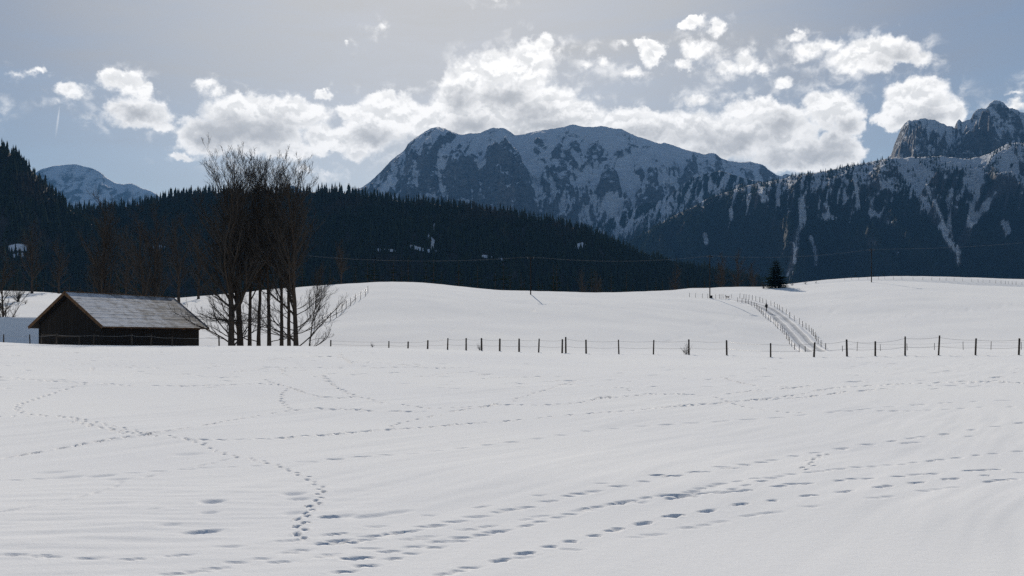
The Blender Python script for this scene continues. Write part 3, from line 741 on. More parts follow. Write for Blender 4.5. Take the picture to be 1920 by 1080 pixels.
attr(mme, 'forest', 0.75 * sstep(345, 400, my) * (1 - sstep(830, 960, mx)) + 0.5 * sstep(375, 430, my) * sstep(1000, 1060, mx) * (1 - sstep(1120, 1180, mx)) * 0.9)

# a wooded spur in front of its right shoulder
so, sme, sv, spur_at, su, sT = massif('wooded_spur', [(1040,470),(1080,445),(1105,425),(1130,414),(1165,402),(1195,388),(1225,379),(1250,372),(1268,356),(1282,344),(1300,334),(1325,326),(1350,320),(1380,330),(1420,340),(1470,345),(1560,360)],
       4700, 3650, 30, 260, 170, 190, 420, 6.1, 1.0, ALP3, ridge_rough=6, smooth=4.0, spur=0.8)
sx, sy = px_of(sv)
SPUR_GAPS = [[(1150,440),(1172,436),(1190,424),(1196,415)],[(1235,392),(1262,402),(1285,400)],[(1290,372),(1310,385),(1320,398)],[(1330,345),(1345,360)],[(1225,402),(1235,420),(1250,415)],[(1270,385),(1275,410)]]
sg = np.min([seg_dist(sx, sy, l) for l in SPUR_GAPS], 0)
sst = fbm(sx / 8.0 + 0.2 * sy / 8.0, sy / 40.0, 4, 0.6)
attr(sme, 'snow', 0.10 * np.exp(-(sg / 9) ** 2)); attr(sme, 'forest', np.clip(0.62 - 0.8 * sst - 0.35 * np.exp(-(sg / 9) ** 2), 0, 1))

# rocky double peak behind the right-hand flank
po, pme, pv, _, _, _ = massif('rocky_peak', [(1640,330),(1666,297),(1671,292),(1676,274),(1680,262),(1686,247),(1690,239),(1698,232),(1710,226),(1728,222.5),(1742,222.5),(1752,225),(1768,233),(1784,239),(1790,240),(1792,230),(1797,223),(1806,225),(1820,224),(1826,211),(1834,205),(1848,203),(1856,195),(1864,189.5),(1874,189),(1882,195),(1890,200),(1905,206),(1920,212),(1950,225),(2000,240),(2080,270),(2200,310)],
       4600, 3700, 250, 300, 200, 260, 330, 9.2, 0.95, ALP2, ridge_rough=13, smooth=1.0, spur=0.6)
pxx, pyy = px_of(pv)
attr(pme, 'snow', 0.10 * np.exp(-(((pxx - 1735) / 45) ** 2 + ((pyy - 265) / 30) ** 2)) + 0.17 - 0.20 * REL['rocky_peak'] - 0.20 * FINE['rocky_peak']); attr(pme, 'forest', np.zeros(len(pv)))

# long wooded flank at the right
fo_, fme, fv, flank_at, fu, fT = massif('wooded_flank', [(1100,530),(1130,500),(1165,468),(1200,442),(1250,412),(1300,386),(1350,363),(1400,349),(1440,340),(1470,335),(1485,329.5),(1500,327.5),(1520,325),(1545,321),(1580,314),(1610,308),(1640,303),(1656,299.5),(1672,296.5),(1700,295),(1730,293.5),(1765,292),(1790,296),(1815,299),(1835,294),(1855,289),(1870,279),(1890,270),(1910,267),(1930,265),(2000,262),(2100,285),(2300,340)],
       3500, [(1100,3150),(1250,2900),(1400,2620),(1480,2480),(1700,2400),(2300,2400)], 10, 480, 250, 125, 330, 12.4, 1.0, ALP3, ridge_rough=5, smooth=3.0, spur=0.9)
fx, fy2 = px_of(fv)
GULLY = [([(1503,375),(1506,410),(1494,440),(1488,490),(1478,516)], 6.0), ([(1520,445),(1528,470),(1531,494)], 3.5), ([(1602,330),(1606,360),(1610,390)], 3.0), ([(1462,345),(1460,385)], 2.0),
         ([(1690,318),(1716,352),(1742,392),(1765,428),(1784,462)], 6.0), ([(1735,345),(1762,400),(1782,450)], 4.0), ([(1782,362),(1780,420),(1788,470)], 4.0),
         ([(1905,315),(1868,360),(1835,400),(1815,430),(1795,470),(1797,492)], 6.0), ([(1840,330),(1826,380),(1812,430)], 4.0), ([(1690,300),(1716,312),(1735,330)], 9.0), ([(1770,300),(1822,310),(1850,298)], 8.0), ([(1830,325),(1822,350)], 10.0), ([(1880,290),(1905,300)], 8.0),
         ([(1428,358),(1432,374)], 6.0), ([(1884,418),(1890,432)], 7.0), ([(1545,406),(1560,408)], 5.0), ([(1632,398),(1648,404)], 5.0), ([(1640,340),(1665,348)], 6.0), ([(1588,468),(1598,472)], 3.0), ([(1680,472),(1684,477)], 3.0), ([(1630,452),(1640,456)], 4.0), ([(1660,412),(1672,420)], 4.0), ([(1370,395),(1372,410)], 3.5), ([(1322,440),(1324,456)], 4.0)]
gap = np.min([seg_dist(fx, fy2, l) / w for l, w in GULLY], 0)
streak = fbm(fx / 9.0 + 0.16 * fy2 / 9.0, fy2 / 60.0, 4, 0.6)
attr(fme, 'snow', 0.40 * np.exp(-gap ** 2) - 0.06 + 0.25 * streak - 0.15 * REL['wooded_flank'] - 0.2 * sstep(420, 470, fy2) * (1 - np.exp(-gap ** 2)))
attr(fme, 'forest', np.clip(0.36 + 0.44 * sstep(320, 420, fy2) - 0.55 * streak * (1 - sstep(400, 470, fy2)) - 0.30 * sstep(1790, 1860, fx) * (1 - sstep(296, 320, fy2)), 0, 1) * (1 - np.exp(-(gap * 0.95) ** 2)))

# nearer wooded hills
ho, hme, hv, hill_at, hu, hT = massif('wooded_hill', [(60,420),(110,400),(150,392),(200,390),(240,388),(275,382),(300,374),(335,366),(370,363),(420,362),(500,362),(560,361),(640,361),(690,367),(730,375),(765,380),(800,381),(850,386),(890,391),(930,397),(980,408),(1030,417),(1080,428),(1110,437),(1140,452),(1170,467),(1210,483),(1260,497),(1320,508),(1380,520),(1430,532)],
       1350, [(60,1010),(640,990),(900,1010),(1050,1050),(1150,1110),(1250,1160),(1430,1220)], 5, 300, 120, 12, 190, 15.1, 0.95, FLOOR, ridge_rough=1.5, smooth=12.0, spur=0.9)
hx, hy2 = px_of(hv)
HILL_GAPS = [([(255,466),(285,468),(305,467)], 7.0), ([(145,477),(158,474)], 6.0), ([(800,442),(812,452),(810,468)], 3.5), ([(770,462),(800,470),(815,472)], 3.0), ([(1085,462),(1092,460)], 6.0), ([(705,468),(740,470)], 2.5), ([(905,480),(940,486)], 2.5), ([(815,420),(812,438)], 2.5)]
hg = np.min([seg_dist(hx, hy2, l) / w for l, w in HILL_GAPS], 0)
attr(hme, 'snow', 0.95 * np.exp(-hg ** 2) + 0.08)
lo_, lme, lv, left_at, lu, lT = massif('steep_wooded_hill', [(-600,100),(-300,150),(-120,205),(-40,242),(0,272),(22,290),(45,305),(62,322),(80,342),(96,357),(112,374),(128,390),(150,408),(190,430),(240,452),(300,480)],
       1150, [(-600,800),(0,860),(128,940),(300,1010)], 5, 200, 110, 7, 170, 21.0, 1.0, FLOOR, ridge_rough=1.5, smooth=10.0, spur=0.9)
lx, ly = px_of(lv)
LEFT_GAPS = [([(20,466),(32,463),(48,465)], 7.0), ([(28,480),(40,478)], 5.0)]
lg = np.min([seg_dist(lx, ly, l) / w for l, w in LEFT_GAPS], 0)
attr(lme, 'snow', 0.95 * np.exp(-lg ** 2) + 0.02)

def far_firs(name, at, ur, n, hmin, hmax, keep, seed, mat, tiers=2, seg=5, label=None, tpow=1.0, tmax=1.0):
    """many small firs standing on a hillside, one mass"""
    rg = np.random.default_rng(seed)
    uu = rg.uniform(ur[0], ur[1], n); tt = rg.random(n) ** tpow * tmax
    b = at(uu, tt)
    x, y = px_of(b)
    ok = (rg.random(n) < keep(x, y, b)) & (x > -130) & (x < 2050)
    b = b[ok]; n = len(b)
    h = rg.uniform(hmin, hmax, n) * rg.uniform(0.75, 1.1, n); w = h * rg.uniform(0.13, 0.20, n)
    rot = rg.uniform(0, 6.283, n)
    V, Fc = [], []
    per = tiers * (seg + 1)
    for k in range(tiers):
        z0 = 0.02 + 0.78 * k / tiers; z1 = min(1.0, z0 + 0.98 / tiers + 0.14)
        if k == tiers - 1: z1 = 1.0
        rk = (1 - 0.72 * k / tiers)
        ang = rot[:, None] + np.arange(seg) / seg * 6.283 + k * 0.6
        rr_ = w[:, None] * rk * rg.uniform(0.65, 1.2, (n, seg))
        ring = np.stack([b[:, 0:1] + np.cos(ang) * rr_, b[:, 1:2] + np.sin(ang) * rr_, b[:, 2:3] + h[:, None] * (z0 + rg.uniform(-.05, .05, (n, seg))) + 0 * ang], -1)
        tip = np.stack([b[:, 0] + rg.normal(0, .04, n) * w, b[:, 1], b[:, 2] + h * z1], -1)[:, None, :]
        V.append(np.concatenate([ring, tip], 1))
    V = np.concatenate(V, 1).reshape(-1, 3)
    base = np.arange(n) * per
    for k in range(tiers):
        o_ = base + k * (seg + 1)
        for s_ in range(seg):
            Fc.append(np.stack([o_ + s_, o_ + (s_ + 1) % seg, o_ + seg], 1))
    o = obj(name, mesh_np(name, V, [np.concatenate(Fc)], mat)); tag(o, label, 'forest', kind='stuff')
    return o
def keep_flank(x, y, b):
    g_ = np.min([seg_dist(x, y, l) / w for l, w in GULLY], 0)
    n = fbm(b[:, 0] / 90.0, b[:, 1] / 90.0, 3)
    st = fbm(x / 9.0 + 0.16 * y / 9.0, y / 60.0, 4, 0.6)
    dens = (0.30 + 0.7 * sstep(335, 430, y + 50 * n)) * (1 - 0.9 * sstep(0.05, 0.35, st) * (1 - sstep(400, 460, y)))
    return dens * sstep(0.7, 1.25, g_)
far_firs('forest', flank_at, fu, 34000, 9, 18, keep_flank, 3, NEEDLE_FAR, 1, 4, 'blue hazy spruce forest on the long mountain flank', 0.8)
def keep_spur(x, y, b):
    g_ = np.min([seg_dist(x, y, l) for l in SPUR_GAPS], 0)
    return (0.35 + 0.65 * sstep(360, 410, y)) * (1 - 0.85 * np.exp(-(g_ / 7) ** 2)) * (1 - sstep(0.0, 0.3, fbm(x / 8.0 + 0.2 * y / 8.0, y / 40.0, 4, 0.6)))
far_firs('forest', spur_at, su, 9000, 10, 19, keep_spur, 4, NEEDLE_FAR, 1, 4, 'hazy spruce forest on the spur below the main peak', 0.9)
def keep_main(x, y, b):
    return 0.8 * sstep(352, 385, y) * (1 - sstep(860, 930, x)) + 0.25 * sstep(395, 425, y) * sstep(1000, 1050, x)
far_firs('forest', mat_at, mu, 5000, 14, 24, keep_main, 8, NEEDLE_FAR, 1, 4, 'dark trees on the lower left slope of the main peak', 1.0, 0.75)
def keep_hill(x, y, b):
    g_ = np.min([seg_dist(x, y, l) / w for l, w in HILL_GAPS], 0)
    return 0.97 * sstep(0.75, 1.2, g_)
far_firs('forest', hill_at, hu, 15000, 9, 16, keep_hill, 5, NEEDLE_FAR, 3, 5, 'dark spruce forest covering the long hill behind the fields', 0.7, 1.03)
def keep_left(x, y, b):
    g_ = np.min([seg_dist(x, y, l) / w for l, w in LEFT_GAPS], 0)
    return 0.97 * sstep(0.8, 1.2, g_)
far_firs('forest', left_at, lu, 9000, 8, 15, keep_left, 6, NEEDLE_FAR, 3, 5, 'dark spruce forest on the steep hill beside the far dome', 0.8, 1.03)

# ---- hazy blue air
def haze_box():
    v = [(sx_ * 9000, y_, z_) for z_ in (-60, 1900) for y_ in (-400, 12500) for sx_ in (-1, 1)]
    f = [(0, 2, 3, 1), (4, 5, 7, 6), (0, 1, 5, 4), (1, 3, 7, 5), (3, 2, 6, 7), (2, 0, 4, 6)]
    m = bpy.data.materials.new('air'); m.use_nodes = True; t = NT(m.node_tree); t.n.clear()
    pv_ = t.n.new('ShaderNodeVolumePrincipled'); pv_.inputs['Color'].default_value = (0.15, 0.40, 0.83, 1)
    pv_.inputs['Density'].default_value = HAZE
    pv_.inputs['Anisotropy'].default_value = 0.0
    o_ = t.n.new('ShaderNodeOutputMaterial'); t.l.new(pv_.outputs[0], o_.inputs['Volume'])
    me = bpy.data.meshes.new('haze'); me.from_pydata(v, [], f); me.materials.append(m)
    tag(obj('haze', me), 'thin blue haze in the valley air', 'haze', kind='stuff')
HAZE = 4.6e-5
haze_box()

# ------------------------------------------------------------------ tubes, posts and boxes
def tubes(pts, rad, sides=4, cap=False):
    """pts (n,k,3), rad (n,k) -> vertices, quads"""
    n, k, _ = pts.shape
    tg = np.gradient(pts, axis=1); tg /= np.linalg.norm(tg, axis=2, keepdims=True) + 1e-9
    ref = np.where(np.abs(tg[:, :1, 2:3]) > 0.9, np.array([1.0, 0, 0]), np.array([0, 0, 1.0])) + 0 * tg
    a = np.cross(tg, ref); a /= np.linalg.norm(a, axis=2, keepdims=True) + 1e-9
    b = np.cross(tg, a)
    an = np.arange(sides) / sides * 2 * np.pi
    ring = pts[:, :, None, :] + rad[:, :, None, None] * (np.cos(an)[None, None, :, None] * a[:, :, None, :] + np.sin(an)[None, None, :, None] * b[:, :, None, :])
    V = ring.reshape(-1, 3)
    i = (np.arange(n)[:, None, None] * k + np.arange(k - 1)[None, :, None]) * sides
    s0 = np.arange(sides)[None, None, :]; s1 = (s0 + 1) % sides
    Q = np.stack([i + s0, i + s1, i + sides + s1, i + sides + s0], -1).reshape(-1, 4)
    return V, Q
def join(parts):
    V, Q, o = [], [], 0
    for v, q in parts:
        V.append(v); Q.append(q + o); o += len(v)
    return np.concatenate(V), np.concatenate(Q)
def prism(sides, r0, r1, h, segs=1, seed=0, lean=(0, 0)):
    """a closed, slightly irregular stake"""
    rg = np.random.default_rng(seed)
    k = segs + 1
    t = np.linspace(0, 1, k)
    p = np.stack([lean[0] * h * t, lean[1] * h * t, -0.25 + (h + 0.25) * t], 1)[None]
    r = (r0 + (r1 - r0) * t)[None] * rg.uniform(0.93, 1.07, (1, k))
    v, q = tubes(p, r, sides)
    top = p[0, -1] + np.array([0, 0, r1 * 0.25])
    v = np.concatenate([v, top[None]])
    tri = np.array([[(k - 1) * sides + s_, (k - 1) * sides + (s_ + 1) % sides, len(v) - 1] for s_ in range(sides)])
    return v, q, tri
def bm_mesh(name, build, mat, smooth=False):
    bm = bmesh.new(); build(bm)
    bmesh.ops.recalc_face_normals(bm, faces=bm.faces)
    me = bpy.data.meshes.new(name); bm.to_mesh(me); bm.free()
    for m in (mat if isinstance(mat, (list, tuple)) else [mat]): me.materials.append(m)
    if smooth:
        for p in me.polygons: p.use_smooth = True
    return me
def box(bm, c, half, rot=None, bevel=0.0, skew=None):
    r = bmesh.ops.create_cube(bm, size=2.0)
    vs = r['verts']
    for v in vs:
        v.co = Vector((v.co.x * half[0], v.co.y * half[1], v.co.z * half[2]))
        if rot is not None: v.co = rot @ v.co
        v.co += Vector(c)
    if bevel:
        es = list({e for v in vs for e in v.link_edges})
        bmesh.ops.bevel(bm, geom=es, offset=bevel, segments=1, affect='EDGES')
def copy_thing(root, name=None):
    c = root.copy(); link(c)
    if name: c.name = name
    for ch in [o for o in bpy.data.objects if o.parent == root]:
        k = ch.copy(); link(k); k.parent = c
    return c

# ------------------------------------------------------------------ fences
POST_MESH = {}
def post_mesh(h, r, kind):
    key = (round(h, 2), round(r, 3), kind)
    if key not in POST_MESH:
        v, q, t = prism(8, r * 1.05, r * 0.92, h, 3, hash(key) % 1000, (random.uniform(-.04, .04), random.uniform(-.04, .04)))
        POST_MESH[key] = mesh_np('post', v, [q, t], POST, True)
    return POST_MESH[key]
def fence(name, spots, label, wires, r, group=None, wire_r=0.006, jitter=0.03):
    """spots: (x, y, z, height) per post; wires: heights as fractions"""
    c = Vector((sum(s_[0] for s_ in spots) / len(spots), sum(s_[1] for s_ in spots) / len(spots), min(s_[2] for s_ in spots)))
    root = empty(name, c); tag(root, label, 'fence', group)
    for k, (x, y, z, h) in enumerate(spots):
        o = obj('post', post_mesh(h, r * random.uniform(0.85, 1.2), k % 7), root, Vector((x, y, z)) - c)
        o.rotation_euler = (random.gauss(0, jitter), random.gauss(0, jitter), random.uniform(0, 6))
    for w in wires:
        pts = []
        for (x0, y0, z0, h0), (x1, y1, z1, h1) in zip(spots[:-1], spots[1:]):
            for s_ in range(4):
                t = s_ / 4.0
                pts.append((x0 + (x1 - x0) * t, y0 + (y1 - y0) * t, z0 + h0 * w + (z1 + h1 * w - z0 - h0 * w) * t - 0.05 * math.sin(math.pi * t)))
        x, y, z, h = spots[-1]; pts.append((x, y, z + h * w))
        p = np.array(pts)[None] - np.array(c)
        v, q = tubes(p, np.full(p.shape[:2], wire_r), 4)
        obj('wire', mesh_np('wire', v, [q], WIRE), root)
    return root

near_posts = [(839,634,655),(874,634,656),(903,634,657),(937,635,659),(973,635,660),(1010,635,662.5),(1054,636,663.5),(1061,632,663.5),(1099,637,664.5),(1160.5,637,665),(1225,637.5,665),(1292,636.5,666),(1363,638,668),(1445,643.5,673),(1526,642,672),(1588,636.5,673),(1641,640,671),(1697,631,669),(1759.5,629,671.5),(1829,634.5,673),(1910,634.5,672),(1990,634,672)]
spots = []
for i, (x, y0, y1) in enumerate(near_posts):
    d = float(np.interp(x, [830, 1000, 1200, 1330, 1420, 1450, 1920, 2000], [61, 60, 59, 58, 54, 51, 51, 51]))
    X = (x - CX) / F * d; z = gz(X, d)
    spots.append((X, d, z, max(0.7, (HY - y0) / F * d - z)))
hidden_posts = []
for x, y0 in [(620,643),(729,643),(765,641),(802,638)]:
    d = 66.0 if x < 800 else 63.0
    X = (x - CX) / F * d; z = gz(X, d); hidden_posts.append((X, d, z, max(0.5, (HY - y0) / F * d - z)))
fence('wire_fence', hidden_posts + spots, 'wooden post fence with wire crossing the snowfield from centre to the far corner', (0.45, 0.9), 0.05)
sp2 = []
for x, y0 in [(-60,630),(7,629),(56,627),(105.6,625),(175,626),(247,626),(282.6,627),(323,631),(411,630)]:
    d = 61.0; X = (x - CX) / F * d; z = gz(X, d); sp2.append((X, d, z, max(0.5, (HY - y0) / F * d - z)))
bf = fence('wire_fence', sp2, 'low weathered post fence standing in front of the dark barn', (0.85,), 0.042)
def rails(bm):
    pass
c_ = bf.location
for (xa, xb, yr) in ((78, 105, 628), (106, 149, 630.5)):
    a = P(xa, yr, 61.2); b = P(xb, yr, 61.2)
    me = bm_mesh('rail', lambda bm: box(bm, (a + b) / 2 - c_, ((b - a).length / 2, 0.025, 0.045), bevel=0.008), POST)
    obj('rail', me, bf)
for (xa, yt) in ((77, 625), (148.5, 630)):
    X = (xa - CX) / F * 61.2; z = gz(X, 61.2)
    obj('post', post_mesh(max(0.5, (HY - yt) / F * 61.2 - z), 0.045, 2), bf, Vector((X, 61.2, z)) - c_)
# thin posts on the flat beyond, at the right
sp3 = []
for x, y0 in [(1580,648),(1607,641),(1651,645),(1701,644),(1752,643),(1806,640.5),(1858,640),(1915,641),(1975,640)]:
    d = 118.0; X = (x - CX) / F * d; z = gz(X, d); sp3.append((X, d, z, max(0.7, (HY - y0) / F * d - z)))
fence('wire_fence', sp3, 'thin pale posts on the flat behind the nearest fence at the right', (0.5, 0.92), 0.035)
# both sides of the cart road
RL = ZR([(20,262),(78,272),(130,282),(168,295),(208,315),(250,335),(275,355),(300,375),(320,395),(340,420),(368,452),(400,482),(435,510),(467,530),(513,560),(535,590),(563,620),(600,648),(625,675),(650,700),(683,760),(705,785),(722,830),(752,865),(790,905),(853,945),(937,948)])
RR = ZR([(50,210),(105,220),(135,225),(175,230),(220,238),(265,250),(320,262),(362,275),(412,290),(472,310),(522,332),(560,355),(590,375),(628,405),(677,430),(725,478),(787,522),(857,560),(900,598),(947,632),(990,662),(1022,700),(1045,720),(1068,760),(1085,790),(1108,835),(1150,875),(1210,912)])
RT = [(1293,557),(1304,558),(1317,559),(1327,559.5),(1342,560.5),(1349,560),(1352,560),(1356,560),(1361,561),(1372,559.5)]
def road_spots(pts, h):
    out = []
    for x, y in pts:
        w = hill_px(x, y); out.append((w.x, w.y, w.z, h * random.uniform(0.92, 1.08)))
    return out
fence('wire_fence', road_spots(RL, 1.12), 'row of close-set posts on the lower left verge of the climbing snow road', (0.35, 0.85), 0.05)
fence('wire_fence', road_spots(RR, 1.15), 'row of posts along the upper right verge of the climbing snow road', (0.45, 0.9), 0.05)
fence('wire_fence', road_spots(RT, 1.05), 'short run of faint posts beside the pole and the dog', (0.8,), 0.04)
LF = [(690,549),(685,556),(676,561),(666,566),(657,573.5),(649,579),(641,586),(631,595),(619,603),(604,610),(590,616)]
fence('wire_fence', [(w.x, w.y, w.z, 1.35) for w in (ground_px(x, y, 100, 232) for x, y in LF)], 'row of posts climbing the hill to the right of the bare trees', (0.6, 0.95), 0.045)
BFX = [1584,1597,1610,1627,1647,1659,1675,1691,1712,1730,1747,1762,1774,1789,1805,1822,1834,1843,1856,1867,1877,1885,1891,1898,1905,1916,1930]
bsp = []
for x in BFX:
    y = float(np.interp(x, [1584, 1647, 1712, 1805, 1856, 1916, 1930], [525.5, 523.8, 524.5, 527.5, 530.5, 534.5, 536])); w = ground_px(x, y, 318, 432)
    bsp.append((w.x, w.y, w.z, 1.25))
fence('wire_fence', bsp, 'faint fence along the top of the farthest snow ridge', (0.9,), 0.05)

# ------------------------------------------------------------------ barn
A = Vector((-37.5, 90.0, 0)); ridge_dir = Vector((0.438, 0.899, 0)).normalized(); gable_dir = Vector((-0.899, 0.438, 0)).normalized()
BW, BL = 8.3, 12.2
base_z = gz(A.x, A.y) - 0.6
EAVE_Z, RIDGE_Z = 1.66, 4.38
barn = empty('barn', A + Vector((0, 0, base_z))); tag(barn, 'dark weathered timber barn with a thinly snow-covered pitched roof', 'barn')
barn.rotation_euler = (0, 0, math.atan2(ridge_dir.y, ridge_dir.x))   # local x along the ridge, y across
H_E = EAVE_Z - base_z; H_R = RIDGE_Z - base_z
pitch = math.atan2(H_R - H_E, BW / 2)
def planks_wall(length, height_at, axis, flip):
    def build(bm):
        x = 0.0; rg = random.Random(5 + int(length * 10))
        while x < length - 0.02:
            w = min(rg.uniform(0.16, 0.26), length - x); h = min(height_at(x), height_at(x + w)); off = rg.uniform(0, 0.014)
            c = (x + w / 2, 0.02 * flip - off * flip, h / 2) if axis == 'x' else (0.02 * flip - off * flip, x + w / 2, h / 2)
            half = (w / 2 - 0.006, 0.02, h / 2) if axis == 'x' else (0.02, w / 2 - 0.006, h / 2)
            box(bm, c, half)
            x += w
        # the boarding behind the joints
        if axis == 'x': box(bm, (length / 2, 0.075 * flip, height_at(0) / 2), (length / 2, 0.03, height_at(0) / 2))
    return build
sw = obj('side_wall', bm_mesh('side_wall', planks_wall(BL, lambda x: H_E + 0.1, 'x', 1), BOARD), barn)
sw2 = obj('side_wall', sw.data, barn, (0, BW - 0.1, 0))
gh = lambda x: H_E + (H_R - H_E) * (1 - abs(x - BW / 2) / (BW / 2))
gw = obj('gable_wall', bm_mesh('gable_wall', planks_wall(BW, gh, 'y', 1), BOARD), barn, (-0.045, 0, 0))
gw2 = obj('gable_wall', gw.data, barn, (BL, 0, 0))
# a boarded back layer closes the joints of the gable
def gable_back(bm):
    vs = [bm.verts.new(p) for p in ((0.05, 0, 0), (0.05, BW, 0), (0.05, BW, H_E), (0.05, BW / 2, H_R), (0.05, 0, H_E))]
    f = bm.faces.new(vs)
    r = bmesh.ops.extrude_face_region(bm, geom=[f]); bmesh.ops.translate(bm, vec=(0.05, 0, 0), verts=[v for v in r['geom'] if isinstance(v, bmesh.types.BMVert)])
obj('gable_lining', bm_mesh('gable_lining', gable_back, BOARD), barn)
def mat_roof():
    m, t, b = new_mat('snowy_shingles')
    tcn = t.n.new('ShaderNodeTexCoord'); p = tcn.outputs['Object']
    x, y, z = t.sep(p)
    n = t.noise(p, 1.0, 6, 0.65, 0.5)
    n2 = t.noise(t.vmath('MULTIPLY', p, (0.5, 3.0, 1.0)), 2.4, 6, 0.7)
    n3 = t.noise(t.vmath('MULTIPLY', p, (1.4, 0.35, 1.0)), 1.7, 5, 0.7, 1.2)
    f = t.math('ADD', t.math('MULTIPLY', n, 0.5), t.math('MULTIPLY', n2, 0.5))
    bare = t.math('ADD', f, t.math('MULTIPLY', t.mapr(x, 2.0, 12.0), 0.10))
    bare = t.mapr(bare, 0.46, 0.66, 0, 1, True)
    crack = t.mapr(t.math('ABSOLUTE', t.math('SUBTRACT', n3, 0.5)), 0.010, 0.0, 0, 1)
    bare = t.math('MAXIMUM', bare, t.math('MULTIPLY', crack, t.mapr(n, 0.45, 0.6)))
    c = t.mix(bare, (0.62, 0.64, 0.69), (0.17, 0.17, 0.18))
    t.put(b.inputs['Base Color'], c); b.inputs['Roughness'].default_value = 0.8; b.inputs['Specular IOR Level'].default_value = 0.15
    bump(t, b, f, 0.4, 0.03)
    return m
ROOF = mat_roof()
def roof_slope(bm):
    # courses lapped from eave to ridge; local x along ridge, y up the slope from the eave
    L = (BW / 2 + 0.75) / math.cos(pitch); n = 27; w = L / n
    rg = random.Random(3)
    for k in range(n):
        rot = Matrix.Rotation(R(-3.2), 3, 'X')
        box(bm, (BL / 2, (k + 0.5) * w + 0.02, 0.03 + rg.uniform(-.004, .004)), (BL / 2 + 0.62, w / 2 + 0.035, 0.022), rot)
    box(bm, (BL / 2, L / 2, -0.05), (BL / 2 + 0.60, L / 2 - 0.02, 0.045))
rs_me = bm_mesh('roof_slope', roof_slope, ROOF)
off_z = H_E - 0.75 * math.tan(pitch) + 0.17
so_me = bm_mesh('soffit', lambda bm: box(bm, (BL / 2, (BW / 2 + 0.75) / math.cos(pitch) / 2, -0.125), (BL / 2 + 0.61, (BW / 2 + 0.75) / math.cos(pitch) / 2 - 0.05, 0.02)), BOARD)
for yy_, rz_ in ((-0.75, 0.0), (BW + 0.75, math.pi)):
    o_ = obj('soffit', so_me, barn, (0 if rz_ == 0 else BL, yy_, off_z)); o_.rotation_euler = (pitch, 0, rz_)
r1 = obj('roof_slope', rs_me, barn, (0, -0.75, off_z)); r1.rotation_euler = (pitch, 0, 0)
r2 = obj('roof_slope', rs_me, barn, (BL, BW + 0.75, off_z)); r2.rotation_euler = (pitch, 0, math.pi)
obj('ridge_cap', bm_mesh('ridge_cap', lambda bm: box(bm, (BL / 2, BW / 2, H_R + 0.255), (BL / 2 + 0.66, 0.13, 0.035), bevel=0.02), TRIM), barn)
Lr = (BW / 2 + 0.75) / math.cos(pitch)
for gx in (-0.66, BL + 0.66):
    for side in (0, 1):
        me = bm_mesh('bargeboard', lambda bm: box(bm, (0, Lr / 2, -0.05), (0.025, Lr / 2 + 0.03, 0.14), bevel=0.008), TRIM)
        o = obj('bargeboard', me, barn, (gx, -0.75 if side == 0 else BW + 0.75, off_z)); o.rotation_euler = (pitch if side == 0 else pitch, 0, 0 if side == 0 else math.pi)
def gutter(bm):
    box(bm, (BL / 2, 0, 0), (BL / 2 + 0.6, 0.06, 0.055), bevel=0.02)
obj('gutter', bm_mesh('gutter', gutter, TRIM), barn, (0, -0.82, off_z - 0.05))
obj('gutter', bpy.data.meshes['gutter'], barn, (0, BW + 0.82, off_z - 0.05))
for yy_ in (0.06, BW - 0.06):     # corner posts
    obj('corner_post', bm_mesh('corner_post', lambda bm: box(bm, (-0.05, yy_, H_E / 2), (0.07, 0.07, H_E / 2), bevel=0.012), BOARD), barn)
for k in range(6):                # rafter tails under the eave
    obj('rafter', bm_mesh('rafter', lambda bm: box(bm, (0.6 + k * (BL - 1.2) / 5, 0.38, -0.14), (0.06, 0.42, 0.07)), TRIM), barn, (0, -0.75, off_z)).rotation_euler = (pitch, 0, 0)

# low shed beside it, its roof under smooth shaded snow
SD = 112.0
sl, sr = P(-330, 640, SD), P(66, 640, SD)
shed_z = gz(sr.x, SD) - 0.5
zr_ = (HY - 594.5) / F * (SD + 2.6)
shed = empty('shed', (sr.x, SD, shed_z)); tag(shed, 'low shed with smooth blue-shaded snow on its roof, beside the barn', 'shed')
WL = sr.x - sl.x; HR = zr_ - shed_z
def shed_roof(bm):
    prof_ = [(-0.5, 0.55), (-0.52, 0.78), (-0.3, 0.98), (2.2, HR - 0.12), (2.6, HR), (3.0, HR - 0.12), (5.5, 0.98), (5.7, 0.6)]
    xs_ = np.linspace(-WL, 0.45, 40)
    rows = []
    for x in xs_:
        e = 0.04 * math.sin(x * 0.9) + 0.03 * math.sin(x * 2.3 + 1)
        rows.append([bm.verts.new((x, y, z + (e * 0.25 if 1 < i < 6 else 0))) for i, (y, z) in enumerate(prof_)])
    for a, b in zip(rows[:-1], rows[1:]):
        for i in range(len(prof_) - 1): bm.faces.new((a[i], b[i], b[i + 1], a[i + 1]))
    bm.faces.new(rows[0]); bm.faces.new(rows[-1][::-1])
obj('snow_cover', bm_mesh('snow_cover', shed_roof, SNOW_OBJ), shed)
obj('wall', bm_mesh('wall', lambda bm: box(bm, (-WL / 2, 2.6, 0.35), (WL / 2, 2.55, 0.4)), BOARD), shed)
def shed_gable(bm):
    vs = [bm.verts.new(p) for p in ((0.47, -0.3, 0.4), (0.47, 5.5, 0.4), (0.47, 2.6, HR - 0.2))]
    f = bm.faces.new(vs); r = bmesh.ops.extrude_face_region(bm, geom=[f]); bmesh.ops.translate(bm, vec=(0.04, 0, 0), verts=[v for v in r['geom'] if isinstance(v, bmesh.types.BMVert)])
obj('gable', bm_mesh('gable', shed_gable, BOARD), shed)

